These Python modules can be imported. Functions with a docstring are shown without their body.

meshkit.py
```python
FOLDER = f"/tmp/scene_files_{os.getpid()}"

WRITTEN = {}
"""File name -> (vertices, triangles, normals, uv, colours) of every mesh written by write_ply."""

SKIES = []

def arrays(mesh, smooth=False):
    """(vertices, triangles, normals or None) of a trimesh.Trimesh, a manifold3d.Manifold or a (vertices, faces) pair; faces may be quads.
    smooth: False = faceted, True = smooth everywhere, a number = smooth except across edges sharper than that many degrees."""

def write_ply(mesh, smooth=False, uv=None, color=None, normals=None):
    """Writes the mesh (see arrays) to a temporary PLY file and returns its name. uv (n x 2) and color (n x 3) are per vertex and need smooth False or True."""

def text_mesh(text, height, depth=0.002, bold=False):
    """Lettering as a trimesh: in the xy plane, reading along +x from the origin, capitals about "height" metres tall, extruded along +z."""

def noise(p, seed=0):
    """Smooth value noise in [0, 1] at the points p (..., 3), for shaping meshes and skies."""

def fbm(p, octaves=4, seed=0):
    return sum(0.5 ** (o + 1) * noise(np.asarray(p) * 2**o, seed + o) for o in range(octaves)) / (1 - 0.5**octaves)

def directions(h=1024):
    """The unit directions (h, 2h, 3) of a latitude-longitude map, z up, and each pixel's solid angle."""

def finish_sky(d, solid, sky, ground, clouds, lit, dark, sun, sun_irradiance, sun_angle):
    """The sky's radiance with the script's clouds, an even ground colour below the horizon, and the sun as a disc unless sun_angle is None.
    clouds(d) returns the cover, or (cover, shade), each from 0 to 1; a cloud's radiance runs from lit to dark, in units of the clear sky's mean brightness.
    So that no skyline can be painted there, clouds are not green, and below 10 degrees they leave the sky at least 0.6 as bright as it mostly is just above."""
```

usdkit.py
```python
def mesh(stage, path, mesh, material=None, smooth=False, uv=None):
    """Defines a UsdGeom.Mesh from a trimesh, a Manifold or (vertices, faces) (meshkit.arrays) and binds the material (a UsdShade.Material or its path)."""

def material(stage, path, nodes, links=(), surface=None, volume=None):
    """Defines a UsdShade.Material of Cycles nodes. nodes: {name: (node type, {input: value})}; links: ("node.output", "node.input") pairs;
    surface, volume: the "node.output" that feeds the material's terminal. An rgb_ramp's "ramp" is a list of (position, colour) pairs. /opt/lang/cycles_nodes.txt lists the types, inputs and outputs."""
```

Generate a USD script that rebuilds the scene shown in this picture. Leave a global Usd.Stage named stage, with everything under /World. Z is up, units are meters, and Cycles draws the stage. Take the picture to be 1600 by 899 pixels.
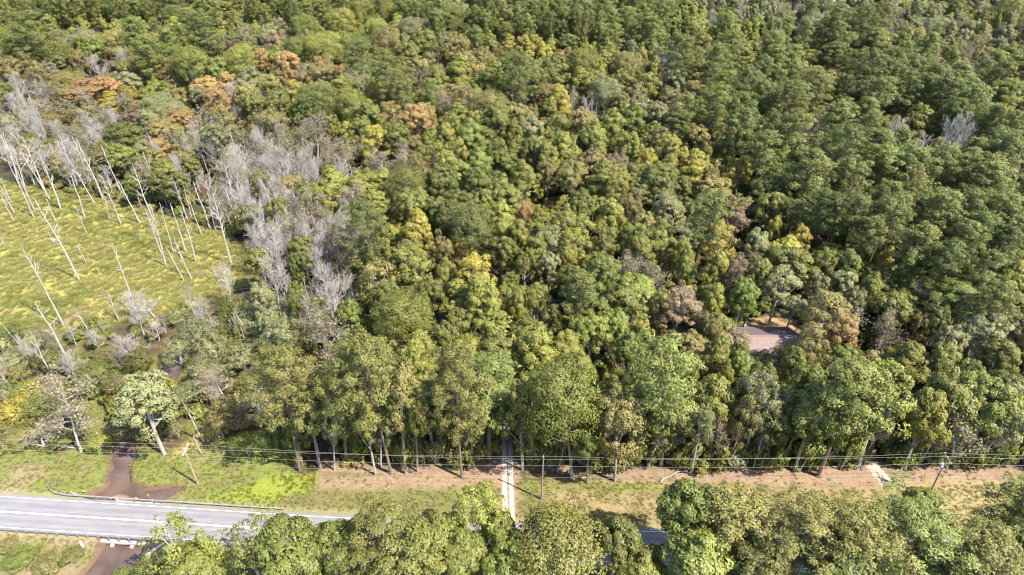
import math
import numpy as np
import trimesh
import shapely
import usdkit
from meshkit import fbm
from pxr import Usd, UsdGeom, UsdLux, UsdShade, Gf, Sdf, Vt

stage = Usd.Stage.CreateInMemory()
UsdGeom.SetStageUpAxis(stage, 'Z')
world = UsdGeom.Xform.Define(stage, '/World')
stage.SetDefaultPrim(world.GetPrim())
V3 = np.array

# ------------------------------------------------------------------ camera (a drone 110 m above the field)
CAM_H, PITCH = 110.0, 37.5
cam = UsdGeom.Camera.Define(stage, '/World/camera')
cam.AddTranslateOp().Set((0, 0, CAM_H))
cam.AddRotateXOp().Set(90 - PITCH)
cam.CreateHorizontalApertureAttr(36.0)
cam.CreateFocalLengthAttr(24.0)
cam.CreateClippingRangeAttr((1.0, 5000.0))
cam.CreateExposureAttr(1.93)

# ------------------------------------------------------------------ sky and sun
SUN_EL, SUN_DIR = math.radians(53), (0.875, -0.484)
SUN_ROT = math.atan2(*SUN_DIR)
sun = UsdLux.DistantLight.Define(stage, '/World/sun')
sun.CreateIntensityAttr(1.25)
sun.CreateNormalizeAttr(True)
sun.CreateAngleAttr(0.5)
sun.CreateColorAttr((1.0, 0.925, 0.79))
sun.AddRotateZOp().Set(-math.degrees(SUN_ROT))
sun.AddRotateXOp().Set(-(90 - math.degrees(SUN_EL)))
sky = UsdLux.DomeLight.Define(stage, '/World/sky')
sky.CreateIntensityAttr(1.0)
usdkit.material(stage, '/World/Looks/sky', {
    't': ('sky_texture', {'sky_type': 'single_scattering', 'sun_disc': False, 'sun_elevation': SUN_EL, 'sun_rotation': SUN_ROT}),
    'b': ('background_shader', {'strength': 0.14})}, [('t.color', 'b.color')], surface='b.background')
UsdShade.MaterialBindingAPI.Apply(sky.GetPrim()).Bind(UsdShade.Material.Get(stage, '/World/Looks/sky'))


# ------------------------------------------------------------------ naming helpers
used = {}


def numbered(parent, name):
    n = used.get((parent, name), 0)
    used[parent, name] = n + 1
    return f'{parent}/{name}' + (f'_{n:03d}' if n else '')


def tag(prim, label=None, category=None, group=None, kind=None):
    prim = prim.GetPrim()
    for k, v in (('label', label), ('category', category), ('group', group), ('kind', kind)):
        if v:
            prim.SetCustomDataByKey(k, v)
    return prim


def thing(name, label, category, at=(0, 0, 0), rz=0.0, group=None, rx=0.0, ry=0.0, scale=None):
    x = UsdGeom.Xform.Define(stage, numbered('/World', name))
    x.AddTranslateOp().Set(tuple(map(float, at)))
    if rx or ry or rz:
        x.AddRotateXYZOp().Set((float(rx), float(ry), float(rz)))
    if scale is not None:
        x.AddScaleOp().Set(tuple(map(float, scale)))
    return tag(x, label, category, group)


def put(name, mesh, mat, parent=None, smooth=False):
    base = '/World' if parent is None else (parent if isinstance(parent, str) else str(parent.GetPath()))
    m = usdkit.mesh(stage, numbered(base, name), mesh[:2] if isinstance(mesh, tuple) else mesh, '/World/Looks/' + mat, smooth=smooth)
    if isinstance(mesh, tuple) and len(mesh) == 3:
        m.CreateNormalsAttr(Vt.Vec3fArray.FromNumpy(mesh[2].astype(np.float32)))
        m.SetNormalsInterpolation('vertex')
    return m.GetPrim()


# ------------------------------------------------------------------ geometry helpers
def cones(p0, p1, r0, r1, sides=4):
    """Many tapered sticks at once as one (vertices, faces)."""
    p0, p1 = np.atleast_2d(p0).astype(float), np.atleast_2d(p1).astype(float)
    r0, r1 = np.broadcast_to(r0, len(p0)), np.broadcast_to(r1, len(p0))
    d = p1 - p0
    d /= np.linalg.norm(d, axis=1, keepdims=True) + 1e-9
    a = np.cross(d, np.where(np.abs(d[:, 2:]) < 0.9, [0, 0, 1.0], [1.0, 0, 0]))
    a /= np.linalg.norm(a, axis=1, keepdims=True)
    b = np.cross(d, a)
    t = np.arange(sides) * 2 * np.pi / sides
    ring = np.cos(t)[None, :, None] * a[:, None] + np.sin(t)[None, :, None] * b[:, None]
    v = np.concatenate([p0[:, None] + ring * r0[:, None, None], p1[:, None] + ring * r1[:, None, None]], 1)
    i = np.arange(sides)
    j = (i + 1) % sides
    q = np.concatenate([np.stack([i, j, j + sides], 1), np.stack([i, j + sides, i + sides], 1)])
    f = (q[None] + (np.arange(len(p0)) * 2 * sides)[:, None, None]).reshape(-1, 3)
    return v.reshape(-1, 3), f


def tube(pts, radii, sides=8, caps=True):
    """A polyline as one connected tube."""
    p = np.asarray(pts, float)
    r = np.broadcast_to(radii, len(p))
    t = np.gradient(p, axis=0)
    t /= np.linalg.norm(t, axis=1, keepdims=True) + 1e-9
    ref = V3([0, 0, 1.0]) if abs(t[:, 2]).mean() < 0.8 else V3([1.0, 0, 0])
    a = np.cross(t, ref)
    a /= np.linalg.norm(a, axis=1, keepdims=True)
    b = np.cross(t, a)
    th = np.arange(sides) * 2 * np.pi / sides
    v = p[:, None] + r[:, None, None] * (np.cos(th)[None, :, None] * a[:, None] + np.sin(th)[None, :, None] * b[:, None])
    i, j = np.meshgrid(np.arange(len(p) - 1), np.arange(sides), indexing='ij')
    k = (j + 1) % sides
    q = np.stack([i * sides + j, i * sides + k, (i + 1) * sides + k, (i + 1) * sides + j], -1).reshape(-1, 4)
    f = np.vstack([q[:, [0, 2, 1]], q[:, [0, 3, 2]]])
    v = v.reshape(-1, 3)
    if caps:
        n = len(v)
        v = np.vstack([v, p[:1], p[-1:]])
        e = np.arange(sides)
        g = (e + 1) % sides
        m = (len(p) - 1) * sides
        f = np.vstack([f, np.stack([e, g, np.full(sides, n)], 1), np.stack([g + m, e + m, np.full(sides, n + 1)], 1)])
    return v, f


def join(*parts):
    vs, fs, n = [], [], 0
    for v, f in parts:
        vs.append(v)
        fs.append(np.asarray(f) + n)
        n += len(v)
    return np.vstack(vs), np.vstack(fs)


def box(sx, sy, sz, at=(0, 0, 0), rz=0.0, rx=0.0, ry=0.0, bevel=0.0):
    m = trimesh.creation.box((sx, sy, sz))
    if bevel:
        c = np.sign(m.vertices) * (np.array([sx, sy, sz]) / 2 - bevel)
        m = trimesh.convex.convex_hull(np.vstack([c + np.sign(m.vertices) * bevel * e for e in np.eye(3)]))
    m.apply_transform(trimesh.transformations.euler_matrix(rx, ry, rz))
    m.apply_translation(at)
    return np.array(m.vertices), np.array(m.faces)


def leaves(c, n, size, aspect, rng, out=None):
    """One small kinked four-cornered leaf spray per centre; where given, out is the way the clump faces there and rounds the shading."""
    m = len(c)
    n = n / (np.linalg.norm(n, axis=1, keepdims=True) + 1e-9)
    if out is not None:
        n = np.where((n * out).sum(1, keepdims=True) < 0, -n, n)
    t = np.cross(n, rng.normal(size=(m, 3)))
    t /= np.linalg.norm(t, axis=1, keepdims=True) + 1e-9
    b = np.cross(n, t)
    s = (size * rng.uniform(0.65, 1.35, m))[:, None] * 0.5
    w = s * aspect
    if out is not None:
        v = np.stack([c - t * s, c - b * w + n * s * .1, c + t * s, c + b * w - n * s * .1], 1).reshape(-1, 3)
        k = (np.arange(m) * 4)[:, None]
        f = np.vstack([k + [0, 1, 2], k + [0, 2, 3]])
        return v, f, np.repeat(unit(.52 * out + .48 * n), 4, 0)
    v = np.stack([c - t * s, c + b * w + n * s * .25, c + t * s, c - b * w - n * s * .25], 1).reshape(-1, 3)
    k = (np.arange(m) * 4)[:, None]
    return v, np.vstack([k + [0, 1, 2], k + [0, 2, 3]])


def unit(v):
    return v / (np.linalg.norm(v, axis=-1, keepdims=True) + 1e-9)


# ------------------------------------------------------------------ materials
def leaf_mat(name, dark, mid, light, trans=0.25, vary=0.35):
    """Foliage: each leaf spray has its own tone between three, each tree its own value, and clumps drift in tone."""
    usdkit.material(stage, '/World/Looks/' + name, {
        'g': ('geometry', {}), 'oi': ('object_info', {}), 'o': ('white_noise_texture', {'dimensions': '3D'}),
        'r': ('rgb_ramp', {'ramp': [(0.0, dark), (0.5, mid), (1.0, light)]}),
        'n': ('noise_texture', {'scale': 0.35, 'detail': 2.0}),
        'mx': ('math', {'math_type': 'multiply_add', 'value2': 0.55, 'value3': -0.03}),
        'nx': ('math', {'math_type': 'multiply_add', 'value2': 0.9}),
        'h': ('hsv', {'saturation': 1.0}),
        'hv': ('map_range', {'from_min': 0.0, 'from_max': 1.0, 'to_min': 1 - vary, 'to_max': 1 + vary}),
        'hm': ('math', {'math_type': 'multiply', 'value2': 7.31}), 'hf': ('math', {'math_type': 'fraction'}),
        'hh': ('map_range', {'from_min': 0.0, 'from_max': 1.0, 'to_min': 0.484, 'to_max': 0.510}),
        'd': ('principled_bsdf', {'roughness': 0.55, 'specular_ior_level': 0.35}),
        't': ('translucent_bsdf', {}), 's': ('mix_closure', {'fac': trans})},
        [('oi.location', 'o.vector'), ('g.position', 'n.vector'), ('g.random_per_island', 'mx.value1'), ('n.fac', 'nx.value1'), ('mx.value', 'nx.value3'),
         ('nx.value', 'r.fac'), ('r.color', 'h.color'), ('o.value', 'hv.value'), ('hv.result', 'h.value'),
         ('o.value', 'hm.value1'), ('hm.value', 'hf.value1'), ('hf.value', 'hh.value'), ('hh.result', 'h.hue'),
         ('h.color', 'd.base_color'), ('h.color', 't.color'), ('d.BSDF', 's.closure1'), ('t.BSDF', 's.closure2')], surface='s.closure')


def rough_mat(name, a, b, scale=3.0, rough=0.85, bump=0.0, stretch=(1, 1, 1), spec=0.3, metallic=0.0):
    """Two tones mixed by noise of the place, with optional relief."""
    nodes = {'g': ('geometry', {}), 'm': ('mapping', {'scale': stretch}), 'n': ('noise_texture', {'scale': scale, 'detail': 5.0, 'roughness': 0.62}),
             'r': ('rgb_ramp', {'ramp': [(0.32, a), (0.68, b)]}), 'p': ('principled_bsdf', {'roughness': rough, 'specular_ior_level': spec, 'metallic': metallic})}
    links = [('g.position', 'm.vector'), ('m.vector', 'n.vector'), ('n.fac', 'r.fac'), ('r.color', 'p.base_color')]
    if bump:
        nodes['b'] = ('bump', {'strength': 0.7, 'distance': bump})
        links += [('n.fac', 'b.height'), ('b.normal', 'p.normal')]
    usdkit.material(stage, '/World/Looks/' + name, nodes, links, surface='p.BSDF')


LEAF = {  # base colours: dark, middle and light sprays of each sort
    'P': ((.048, .062, .013), (.094, .112, .025), (.146, .160, .041)),
    'Po': ((.080, .082, .018), (.134, .132, .031), (.184, .174, .048)),
    'Pg': ((.064, .082, .016), (.114, .132, .029), (.164, .177, .043)),
    'B': ((.054, .062, .012), (.102, .109, .024), (.148, .152, .038)),
    'Bg': ((.068, .084, .015), (.121, .139, .027), (.175, .188, .042)),
    'Y': ((.104, .110, .018), (.148, .152, .029), (.196, .192, .046)),
    'W': ((.100, .114, .018), (.140, .154, .028), (.188, .194, .044)),
    'O': ((.098, .088, .025), (.152, .134, .041), (.208, .180, .066)),
    'S': ((.088, .092, .034), (.145, .148, .064), (.215, .214, .108)),
    'R': ((.145, .092, .030), (.230, .152, .056), (.310, .220, .094)),
    'N': ((.092, .068, .037), (.145, .111, .063), (.205, .160, .098)),
    'G': ((.140, .124, .018), (.208, .186, .030), (.285, .256, .058)),
    'T': ((.105, .090, .050), (.160, .138, .082), (.215, .188, .120)),
}
for k, v in LEAF.items():
    v = [tuple(V3(c) * .62 + V3(v[1]) * .38) for c in v]
    leaf_mat('foliage_' + k.lower(), *v, vary=0.2 if k in ('P', 'Pg', 'Po') else 0.24)
rough_mat('bark_brown', (.075, .052, .040), (.16, .115, .09), 2.2, .9, .05, (3, 3, .8))
rough_mat('bark_grey', (.11, .095, .08), (.21, .19, .168), 2.0, .9, .04, (3, 3, .8))
rough_mat('bark_pale', (.17, .155, .135), (.31, .29, .262), 1.8, .9, .03, (3, 3, .6))
rough_mat('dead_wood', (.16, .143, .135), (.36, .325, .305), 1.3, .85, .03, (3, 3, .5))
rough_mat('dead_twig', (.175, .158, .145), (.285, .262, .24), 1.2, .9)
rough_mat('log_brown', (.13, .07, .038), (.24, .14, .08), 2.5, .9, .04)
usdkit.material(stage, '/World/Looks/asphalt', {
    'a': ('attribute', {'attribute': 'soil'}), 'g': ('geometry', {}), 'm': ('mapping', {'scale': (.12, .9, 1)}),
    'n': ('noise_texture', {'scale': 2.0, 'detail': 5.0, 'roughness': .6}), 'n2': ('noise_texture', {'scale': 5.0, 'detail': 4.0, 'roughness': .8}),
    'r': ('rgb_ramp', {'ramp': [(.3, (.86, .86, .86)), (.7, (1.12, 1.12, 1.12))]}), 'r2': ('rgb_ramp', {'ramp': [(.3, (.9, .9, .9)), (.7, (1.1, 1.1, 1.1))]}),
    'x': ('mix_color', {'blend_type': 'multiply', 'fac': 1.0}), 'x2': ('mix_color', {'blend_type': 'multiply', 'fac': 1.0}), 'p': ('principled_bsdf', {'roughness': .85, 'specular_ior_level': .25})},
    [('g.position', 'm.vector'), ('m.vector', 'n.vector'), ('g.position', 'n2.vector'), ('n.fac', 'r.fac'), ('n2.fac', 'r2.fac'), ('a.color', 'x.a'), ('r.color', 'x.b'),
     ('x.result', 'x2.a'), ('r2.color', 'x2.b'), ('x2.result', 'p.base_color')], surface='p.BSDF')
rough_mat('paint_white', (.33, .33, .32), (.44, .44, .43), 6.0, .7)
rough_mat('paint_yellow', (.42, .36, .17), (.50, .45, .26), 6.0, .7)
rough_mat('gravel_white', (.19, .165, .14), (.37, .345, .315), 3.5, .95, .06)
rough_mat('concrete', (.23, .205, .175), (.34, .315, .275), 1.5, .9, .02)
rough_mat('apron_concrete', (.17, .142, .115), (.25, .215, .18), 2.0, .95, .02)
rough_mat('concrete_dark', (.22, .20, .17), (.34, .31, .27), 1.5, .9, .02)
rough_mat('galvanised', (.22, .22, .215), (.32, .32, .31), 2.5, .5, 0, (1, 1, 1), .5, .6)
rough_mat('pole_wood', (.11, .085, .065), (.20, .16, .125), 2.5, .9, .02, (4, 4, .5))
rough_mat('pole_wood_pale', (.20, .145, .10), (.30, .23, .165), 2.5, .9, .02, (4, 4, .5))
rough_mat('wire_metal', (.20, .20, .20), (.28, .28, .28), 2.0, .5, 0, (1, 1, 1), .5, .4)
rough_mat('transformer_grey', (.42, .48, .54), (.52, .58, .64), 2.0, .5)
rough_mat('porcelain', (.5, .5, .5), (.65, .65, .65), 2.0, .3)
rough_mat('sign_yellow', (.70, .48, .03), (.80, .60, .05), 3.0, .5)
rough_mat('white_metal', (.72, .72, .72), (.82, .82, .82), 3.0, .4)
rough_mat('roof_shingle', (.112, .082, .077), (.168, .128, .120), 1.7, .95, .02, (1, 3, 1))
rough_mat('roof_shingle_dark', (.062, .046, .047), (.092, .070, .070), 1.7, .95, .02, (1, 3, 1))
rough_mat('roof_ridge', (.10, .075, .07), (.14, .105, .10), 1.7, .95)
rough_mat('brick_wall', (.27, .13, .09), (.38, .20, .14), 4.0, .9)
rough_mat('trim_white', (.66, .64, .60), (.76, .74, .70), 3.0, .6)
rough_mat('window_glass', (.02, .025, .03), (.04, .045, .05), 2.0, .08, 0, (1, 1, 1), .6)
rough_mat('car_white', (.74, .74, .75), (.80, .80, .81), 1.0, .25, 0, (1, 1, 1), .6)
rough_mat('rubber', (.02, .02, .02), (.035, .035, .035), 3.0, .8)
usdkit.material(stage, '/World/Looks/creek_water', {
    'g': ('geometry', {}), 'n': ('noise_texture', {'scale': 1.4, 'detail': 3.0}), 'n2': ('noise_texture', {'scale': 0.25, 'detail': 3.0}),
    'r': ('rgb_ramp', {'ramp': [(0.35, (.050, .033, .026)), (0.62, (.080, .053, .042)), (0.8, (.10, .055, .033))]}),
    'b': ('bump', {'strength': 0.14, 'distance': 0.05}), 'p': ('principled_bsdf', {'roughness': 0.12, 'specular_ior_level': 0.5})},
    [('g.position', 'n.vector'), ('g.position', 'n2.vector'), ('n2.fac', 'r.fac'), ('r.color', 'p.base_color'), ('n.fac', 'b.height'), ('b.normal', 'p.normal')], surface='p.BSDF')
usdkit.material(stage, '/World/Looks/ground_cover', {
    'a': ('attribute', {'attribute': 'soil'}), 'g': ('geometry', {}),
    'n': ('noise_texture', {'scale': 1.6, 'detail': 6.0, 'roughness': 0.7}), 'n2': ('noise_texture', {'scale': 7.0, 'detail': 4.0, 'roughness': 0.7}),
    'r': ('rgb_ramp', {'ramp': [(0.3, (.75, .75, .74)), (0.52, (1.0, 1.0, 1.0)), (0.72, (1.22, 1.2, 1.16))]}),
    'r2': ('rgb_ramp', {'ramp': [(0.3, (.75, .75, .75)), (0.7, (1.25, 1.25, 1.25))]}),
    'm': ('mix_color', {'blend_type': 'multiply', 'fac': 1.0, 'use_clamp': False}), 'm2': ('mix_color', {'blend_type': 'multiply', 'fac': 1.0}),
    'b': ('bump', {'strength': 0.8, 'distance': 0.12}), 'p': ('principled_bsdf', {'roughness': 0.95, 'specular_ior_level': 0.15})},
    [('g.position', 'n.vector'), ('g.position', 'n2.vector'), ('n.fac', 'r.fac'), ('n2.fac', 'r2.fac'), ('a.color', 'm.a'), ('r.color', 'm.b'),
     ('m.result', 'm2.a'), ('r2.color', 'm2.b'), ('m2.result', 'p.base_color'), ('n.fac', 'b.height'), ('b.normal', 'p.normal')], surface='p.BSDF')
rough_mat('forest_soil', (.040, .030, .020), (.085, .065, .040), 1.2, .95)

# ================================================================== THE SETTING: ground, creek, road
def smooth01(t):
    t = np.clip(t, 0, 1)
    return t * t * (3 - 2 * t)


def fb(x, y, scale, seed, octaves=4):
    return fbm(np.stack([x / scale, y / scale, np.zeros_like(x) + seed * 3.7], -1), octaves, seed)


ROAD = V3([(-420, 109.), (-300, 95.), (-180, 83.), (-95, 75.1), (-67, 73.1), (-41, 71.2), (-10, 69.4), (26, 67.75), (50, 66.9), (79, 65.9), (140, 64.2), (260, 61.5), (420, 58.)])


def road_y(x):
    return np.interp(x, ROAD[:, 0], ROAD[:, 1])


CREEK = shapely.Polygon([(-82.5, 125), (-80.5, 112), (-82.0, 100), (-81.4, 92), (-80.9, 88.5), (-79.2, 86.2), (-79.6, 84.4), (-78.2, 82.6), (-78.6, 80.9), (-80.6, 79.6), (-79.4, 77.6), (-77.2, 76.2),
                         (-74.6, 74), (-73.4, 70), (-73.2, 66), (-75, 60), (-79, 52), (-84, 42), (-76, 42), (-70, 50), (-66, 58), (-65.5, 66), (-66.0, 70), (-67.5, 74), (-67.0, 77.0),
                         (-63.6, 80.6), (-66.5, 81.2), (-70.5, 80.6), (-72.6, 81.4), (-74.5, 82.3), (-75.5, 84.4), (-76.4, 86.2), (-76.0, 88.6), (-77.5, 91), (-77.8, 100), (-76.5, 112), (-78, 125)])
BAR = shapely.Polygon([(-77.6, 77.6), (-77.0, 79.3), (-75.4, 80.3), (-73.4, 79.6), (-71.4, 78.4), (-71.2, 77.0), (-74.5, 76.4)])
MEADOW = shapely.Polygon([(-175, 202), (-147, 193), (-123, 187), (-109, 179), (-92, 174), (-82, 166), (-73, 158), (-69, 146), (-76, 139), (-84, 134.5), (-90, 129), (-98, 130), (-105, 126),
                          (-112, 122), (-124, 121), (-150, 124), (-185, 132), (-215, 160), (-205, 190)])
YARD = shapely.Polygon([(50.5, 110.5), (66, 110.5), (69, 118), (71.5, 127), (67, 133.5), (57, 129), (50.5, 124)])
GLADE = shapely.Point(47.5, 143.5).buffer(5.0)
STRAW = shapely.Polygon([(-38.5, 84.5), (-38, 79.9), (-28, 79.6), (-14, 79.8), (-2.2, 80.6), (0.6, 81.2), (3, 84), (20, 82.4), (45, 80.5), (62, 79.8), (86, 81.2), (100, 80.5), (130, 82), (130, 90), (-38.5, 90)])
BRIGHT = shapely.Polygon([(-58, 78), (-52, 80.5), (-46, 84), (-38, 84.2), (-37.8, 80.6), (-44, 78.0), (-52, 77.0)])


def sdist(poly, x, y):
    """Signed distance into a polygon: positive inside."""
    p = shapely.points(x, y)
    inside = shapely.contains_xy(poly, x, y)
    d = shapely.distance(poly.exterior, p)
    return np.where(inside, d, -d)


def edge_y(x):
    """Where the mown verge ends and the forest begins."""
    return np.interp(x, [-170, -104, -92, -82, -70, -60, -52, -45, -37, -3, 25, 50, 75, 100, 170], [97, 93, 90, 90.5, 90, 94, 93, 86.5, 84.2, 84.8, 83.4, 83.6, 84.5, 84, 84])


def height(x, y):
    z = (fb(x, y, 9.0, 1) - .5) * 0.35
    near_road = smooth01((np.abs(y - road_y(x)) - 4.0) / 5.0)
    z = z * near_road - 0.45 * near_road
    m = sdist(MEADOW, x, y)
    mm = smooth01((m + 4) / 6)
    hummock = np.abs(fb(x * .55 + y * .25, y, 3.4, 5, 3) - .5) * 2
    z = z * (1 - mm) + mm * (-0.55 + 0.95 * (1 - hummock) ** 1.5 + .5 * (fb(x, y, 11., 8) - .5))
    c = sdist(CREEK, x, y)
    z = z - 1.75 * smooth01((c + 0.9) / 1.7)
    b = sdist(BAR, x, y)
    return z + 1.15 * smooth01((b + .5) / 1.4)


def soil_colour(x, y):
    n1, n2, n3 = fb(x, y, 6, 11), fb(x, y, 2.2, 12), fb(x, y, 14, 13)
    col = np.empty(x.shape + (3,))

    def mix(c, w):
        nonlocal col
        w = np.clip(w, 0, 1)[..., None]
        col = col * (1 - w) + np.asarray(c) * w
    col[:] = (.075, .055, .035)
    mix((.045, .060, .022), smooth01((n1 - .45) * 6) * .8)
    low = smooth01((-48 - x) / 8) * smooth01((135 - y) / 8)                      # damp ground between road and meadow
    mix((.13, .135, .035), low * smooth01((n1 - .40) * 5))
    mix((.20, .16, .075), low * smooth01((n2 - .56) * 7) * .7)
    verge = smooth01((edge_y(x) + 1.6 * (n2 - .5) * 2 - y) / 1.5)
    mix((.165, .150, .062), verge)
    mix((.120, .150, .036), verge * smooth01((n2 - .46) * 7) * .75)
    mix((.150, .180, .040), verge * smooth01((-42 - x) / 6) * smooth01((n2 - .30) * 4) * .85)
    mix((.25, .19, .12), verge * smooth01((-60 - x) / 4) * smooth01((n1 - .52) * 9) * .9)
    mix((.29, .215, .115), verge * smooth01((x - 4) / 5) * smooth01((n2 - .36) * 5) * .75)
    mix((.31, .245, .115), verge * smooth01((x - 74) / 4) * .6)
    mix((.14, .175, .035), verge * smooth01((x - 1) / 2) * smooth01((36 - x) / 8) * np.exp(-((y - 81.0 + .02 * x) / 1.0) ** 2) * smooth01((n2 - .40) * 8))
    mix((.205, .232, .036), smooth01((sdist(BRIGHT, x, y) + 1.0 + (n2 - .5) * 3) / 2))
    st = smooth01((sdist(STRAW, x, y) + (n2 - .5) * 4) / 1.6) * smooth01((edge_y(x) + 3.5 - y) / 3)
    mix((.29, .195, .135), st * .8)
    mix((.13, .132, .048), st * smooth01((fb(x, y, 3.1, 19) - .56) * 9) * .7)
    mix((.19, .125, .085), st * smooth01((n2 - .52) * 8) * .6)
    shoulder = np.exp(-((np.abs(y - road_y(x)) - 4.3) / 0.8) ** 2)
    mix((.27, .235, .13), shoulder * .7)
    south = smooth01((road_y(x) - 4 - y) / 1.0)
    mix((.24, .175, .12), south * smooth01((-50 - x) / 5) * smooth01((n2 - .40) * 6) * .9)
    mix((.085, .075, .040), south * smooth01((x + 50) / 5) * .9)
    mix((.30, .205, .105), smooth01((sdist(YARD, x, y) + 1 + (n2 - .5) * 3) / 2))
    mix((.33, .25, .12), smooth01((sdist(GLADE, x, y) + 1 + (n2 - .5) * 3) / 2))
    m = smooth01((sdist(MEADOW, x, y) + 1.5 + (n1 - .5) * 6) / 3)
    mix((.285, .272, .072), m)
    mix((.31, .25, .075), m * smooth01((n1 * .6 + n2 * .4 - .50) * 6) * .4)
    mix((.25, .25, .062), m * smooth01((.47 - n3) * 7) * .7)
    mix((.30, .165, .055), m * np.exp(-(((x + 88.5) / 5) ** 2 + ((y - 129) / 2.2) ** 2)))
    lane = smooth01((112 - y) / 10) * 1.0 * np.exp(-(((x - np.interp(y, [74, 87, 121, 190], [-.8, -.9, -1.6, -7])) / 2.0) ** 4)) * smooth01((y - 71) / 2) * smooth01((200 - y) / 3)
    mix((.30, .20, .13), lane * .8)
    c = sdist(CREEK, x, y)
    mix((.13, .088, .056), smooth01((c + 1.1 + (n2 - .5) * 1.6) / .8))
    mix((.27, .19, .13), smooth01((sdist(BAR, x, y) + .6) / .8) * .9)
    mix((.16, .09, .05), smooth01((n1 - .56) * 9) * smooth01((c + 1.5) / 1.0) * .5)
    path = np.exp(-(((x + 65.5 + (y - 92) * -.55) / 1.3) ** 2)) * smooth01((y - 87) / 2) * smooth01((102 - y) / 3)
    mix((.36, .24, .095), path * .9)
    return col * V3([.62, .615, .63])


gx, gy = np.meshgrid(np.arange(-222, 138.1, .6), np.arange(38, 216.1, .6), indexing='ij')
gv = np.stack([gx, gy, height(gx.ravel(), gy.ravel()).reshape(gx.shape)], -1).reshape(-1, 3)
ni, nj = gx.shape
ii, jj = np.meshgrid(np.arange(ni - 1), np.arange(nj - 1), indexing='ij')
q = np.stack([ii * nj + jj, (ii + 1) * nj + jj, (ii + 1) * nj + jj + 1, ii * nj + jj + 1], -1).reshape(-1, 4)
ground = put('ground', (gv, np.vstack([q[:, [0, 1, 2]], q[:, [0, 2, 3]]])), 'ground_cover', smooth=True)
tag(ground, kind='structure')
UsdGeom.PrimvarsAPI(ground).CreatePrimvar('soil', Sdf.ValueTypeNames.Color3fArray, 'vertex').Set(
    Vt.Vec3fArray.FromNumpy(soil_colour(gv[:, 0], gv[:, 1]).astype(np.float32)))
# the wide forest ground around it, out to the horizon, with a gap where the near ground lies
outer = shapely.box(-4000, -3000, 4000, 5000) - shapely.box(-221, 39, 137, 215)
tv, tf = trimesh.creation.triangulate_polygon(outer, engine='earcut')
floor = put('forest_floor', (np.column_stack([tv, np.full(len(tv), -0.62)]), tf), 'forest_soil')
tag(floor, kind='structure')
wv, wf = trimesh.creation.triangulate_polygon(CREEK.buffer(1.5), engine='earcut')
tag(put('creek', (np.column_stack([wv, np.full(len(wv), -1.35)]), wf), 'creek_water'), kind='structure')


def ribbon(xs, off0, off1, z, thick=0.0):
    """A strip along the road between two offsets from its centre line."""
    y = road_y(xs)
    t = np.gradient(y, xs)
    nx, ny = -t / np.hypot(1, t), 1 / np.hypot(1, t)
    a = np.stack([xs + nx * off0, y + ny * off0, np.full_like(xs, z)], 1)
    b = np.stack([xs + nx * off1, y + ny * off1, np.full_like(xs, z)], 1)
    if not thick:
        v = np.vstack([a, b])
        rows = [(0, 1)]
    else:
        d = V3([0, 0, -thick])
        v = np.vstack([a, b, b + d, a + d])
        rows = [(0, 1), (1, 2), (2, 3), (3, 0)]
    n, f = len(xs), []
    i = np.arange(n - 1)
    for p, r in rows:
        f += [np.stack([p * n + i, p * n + i + 1, r * n + i + 1], 1), np.stack([p * n + i, r * n + i + 1, r * n + i], 1)]
    f = np.vstack(f)
    return v, f[:, ::-1]


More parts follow.
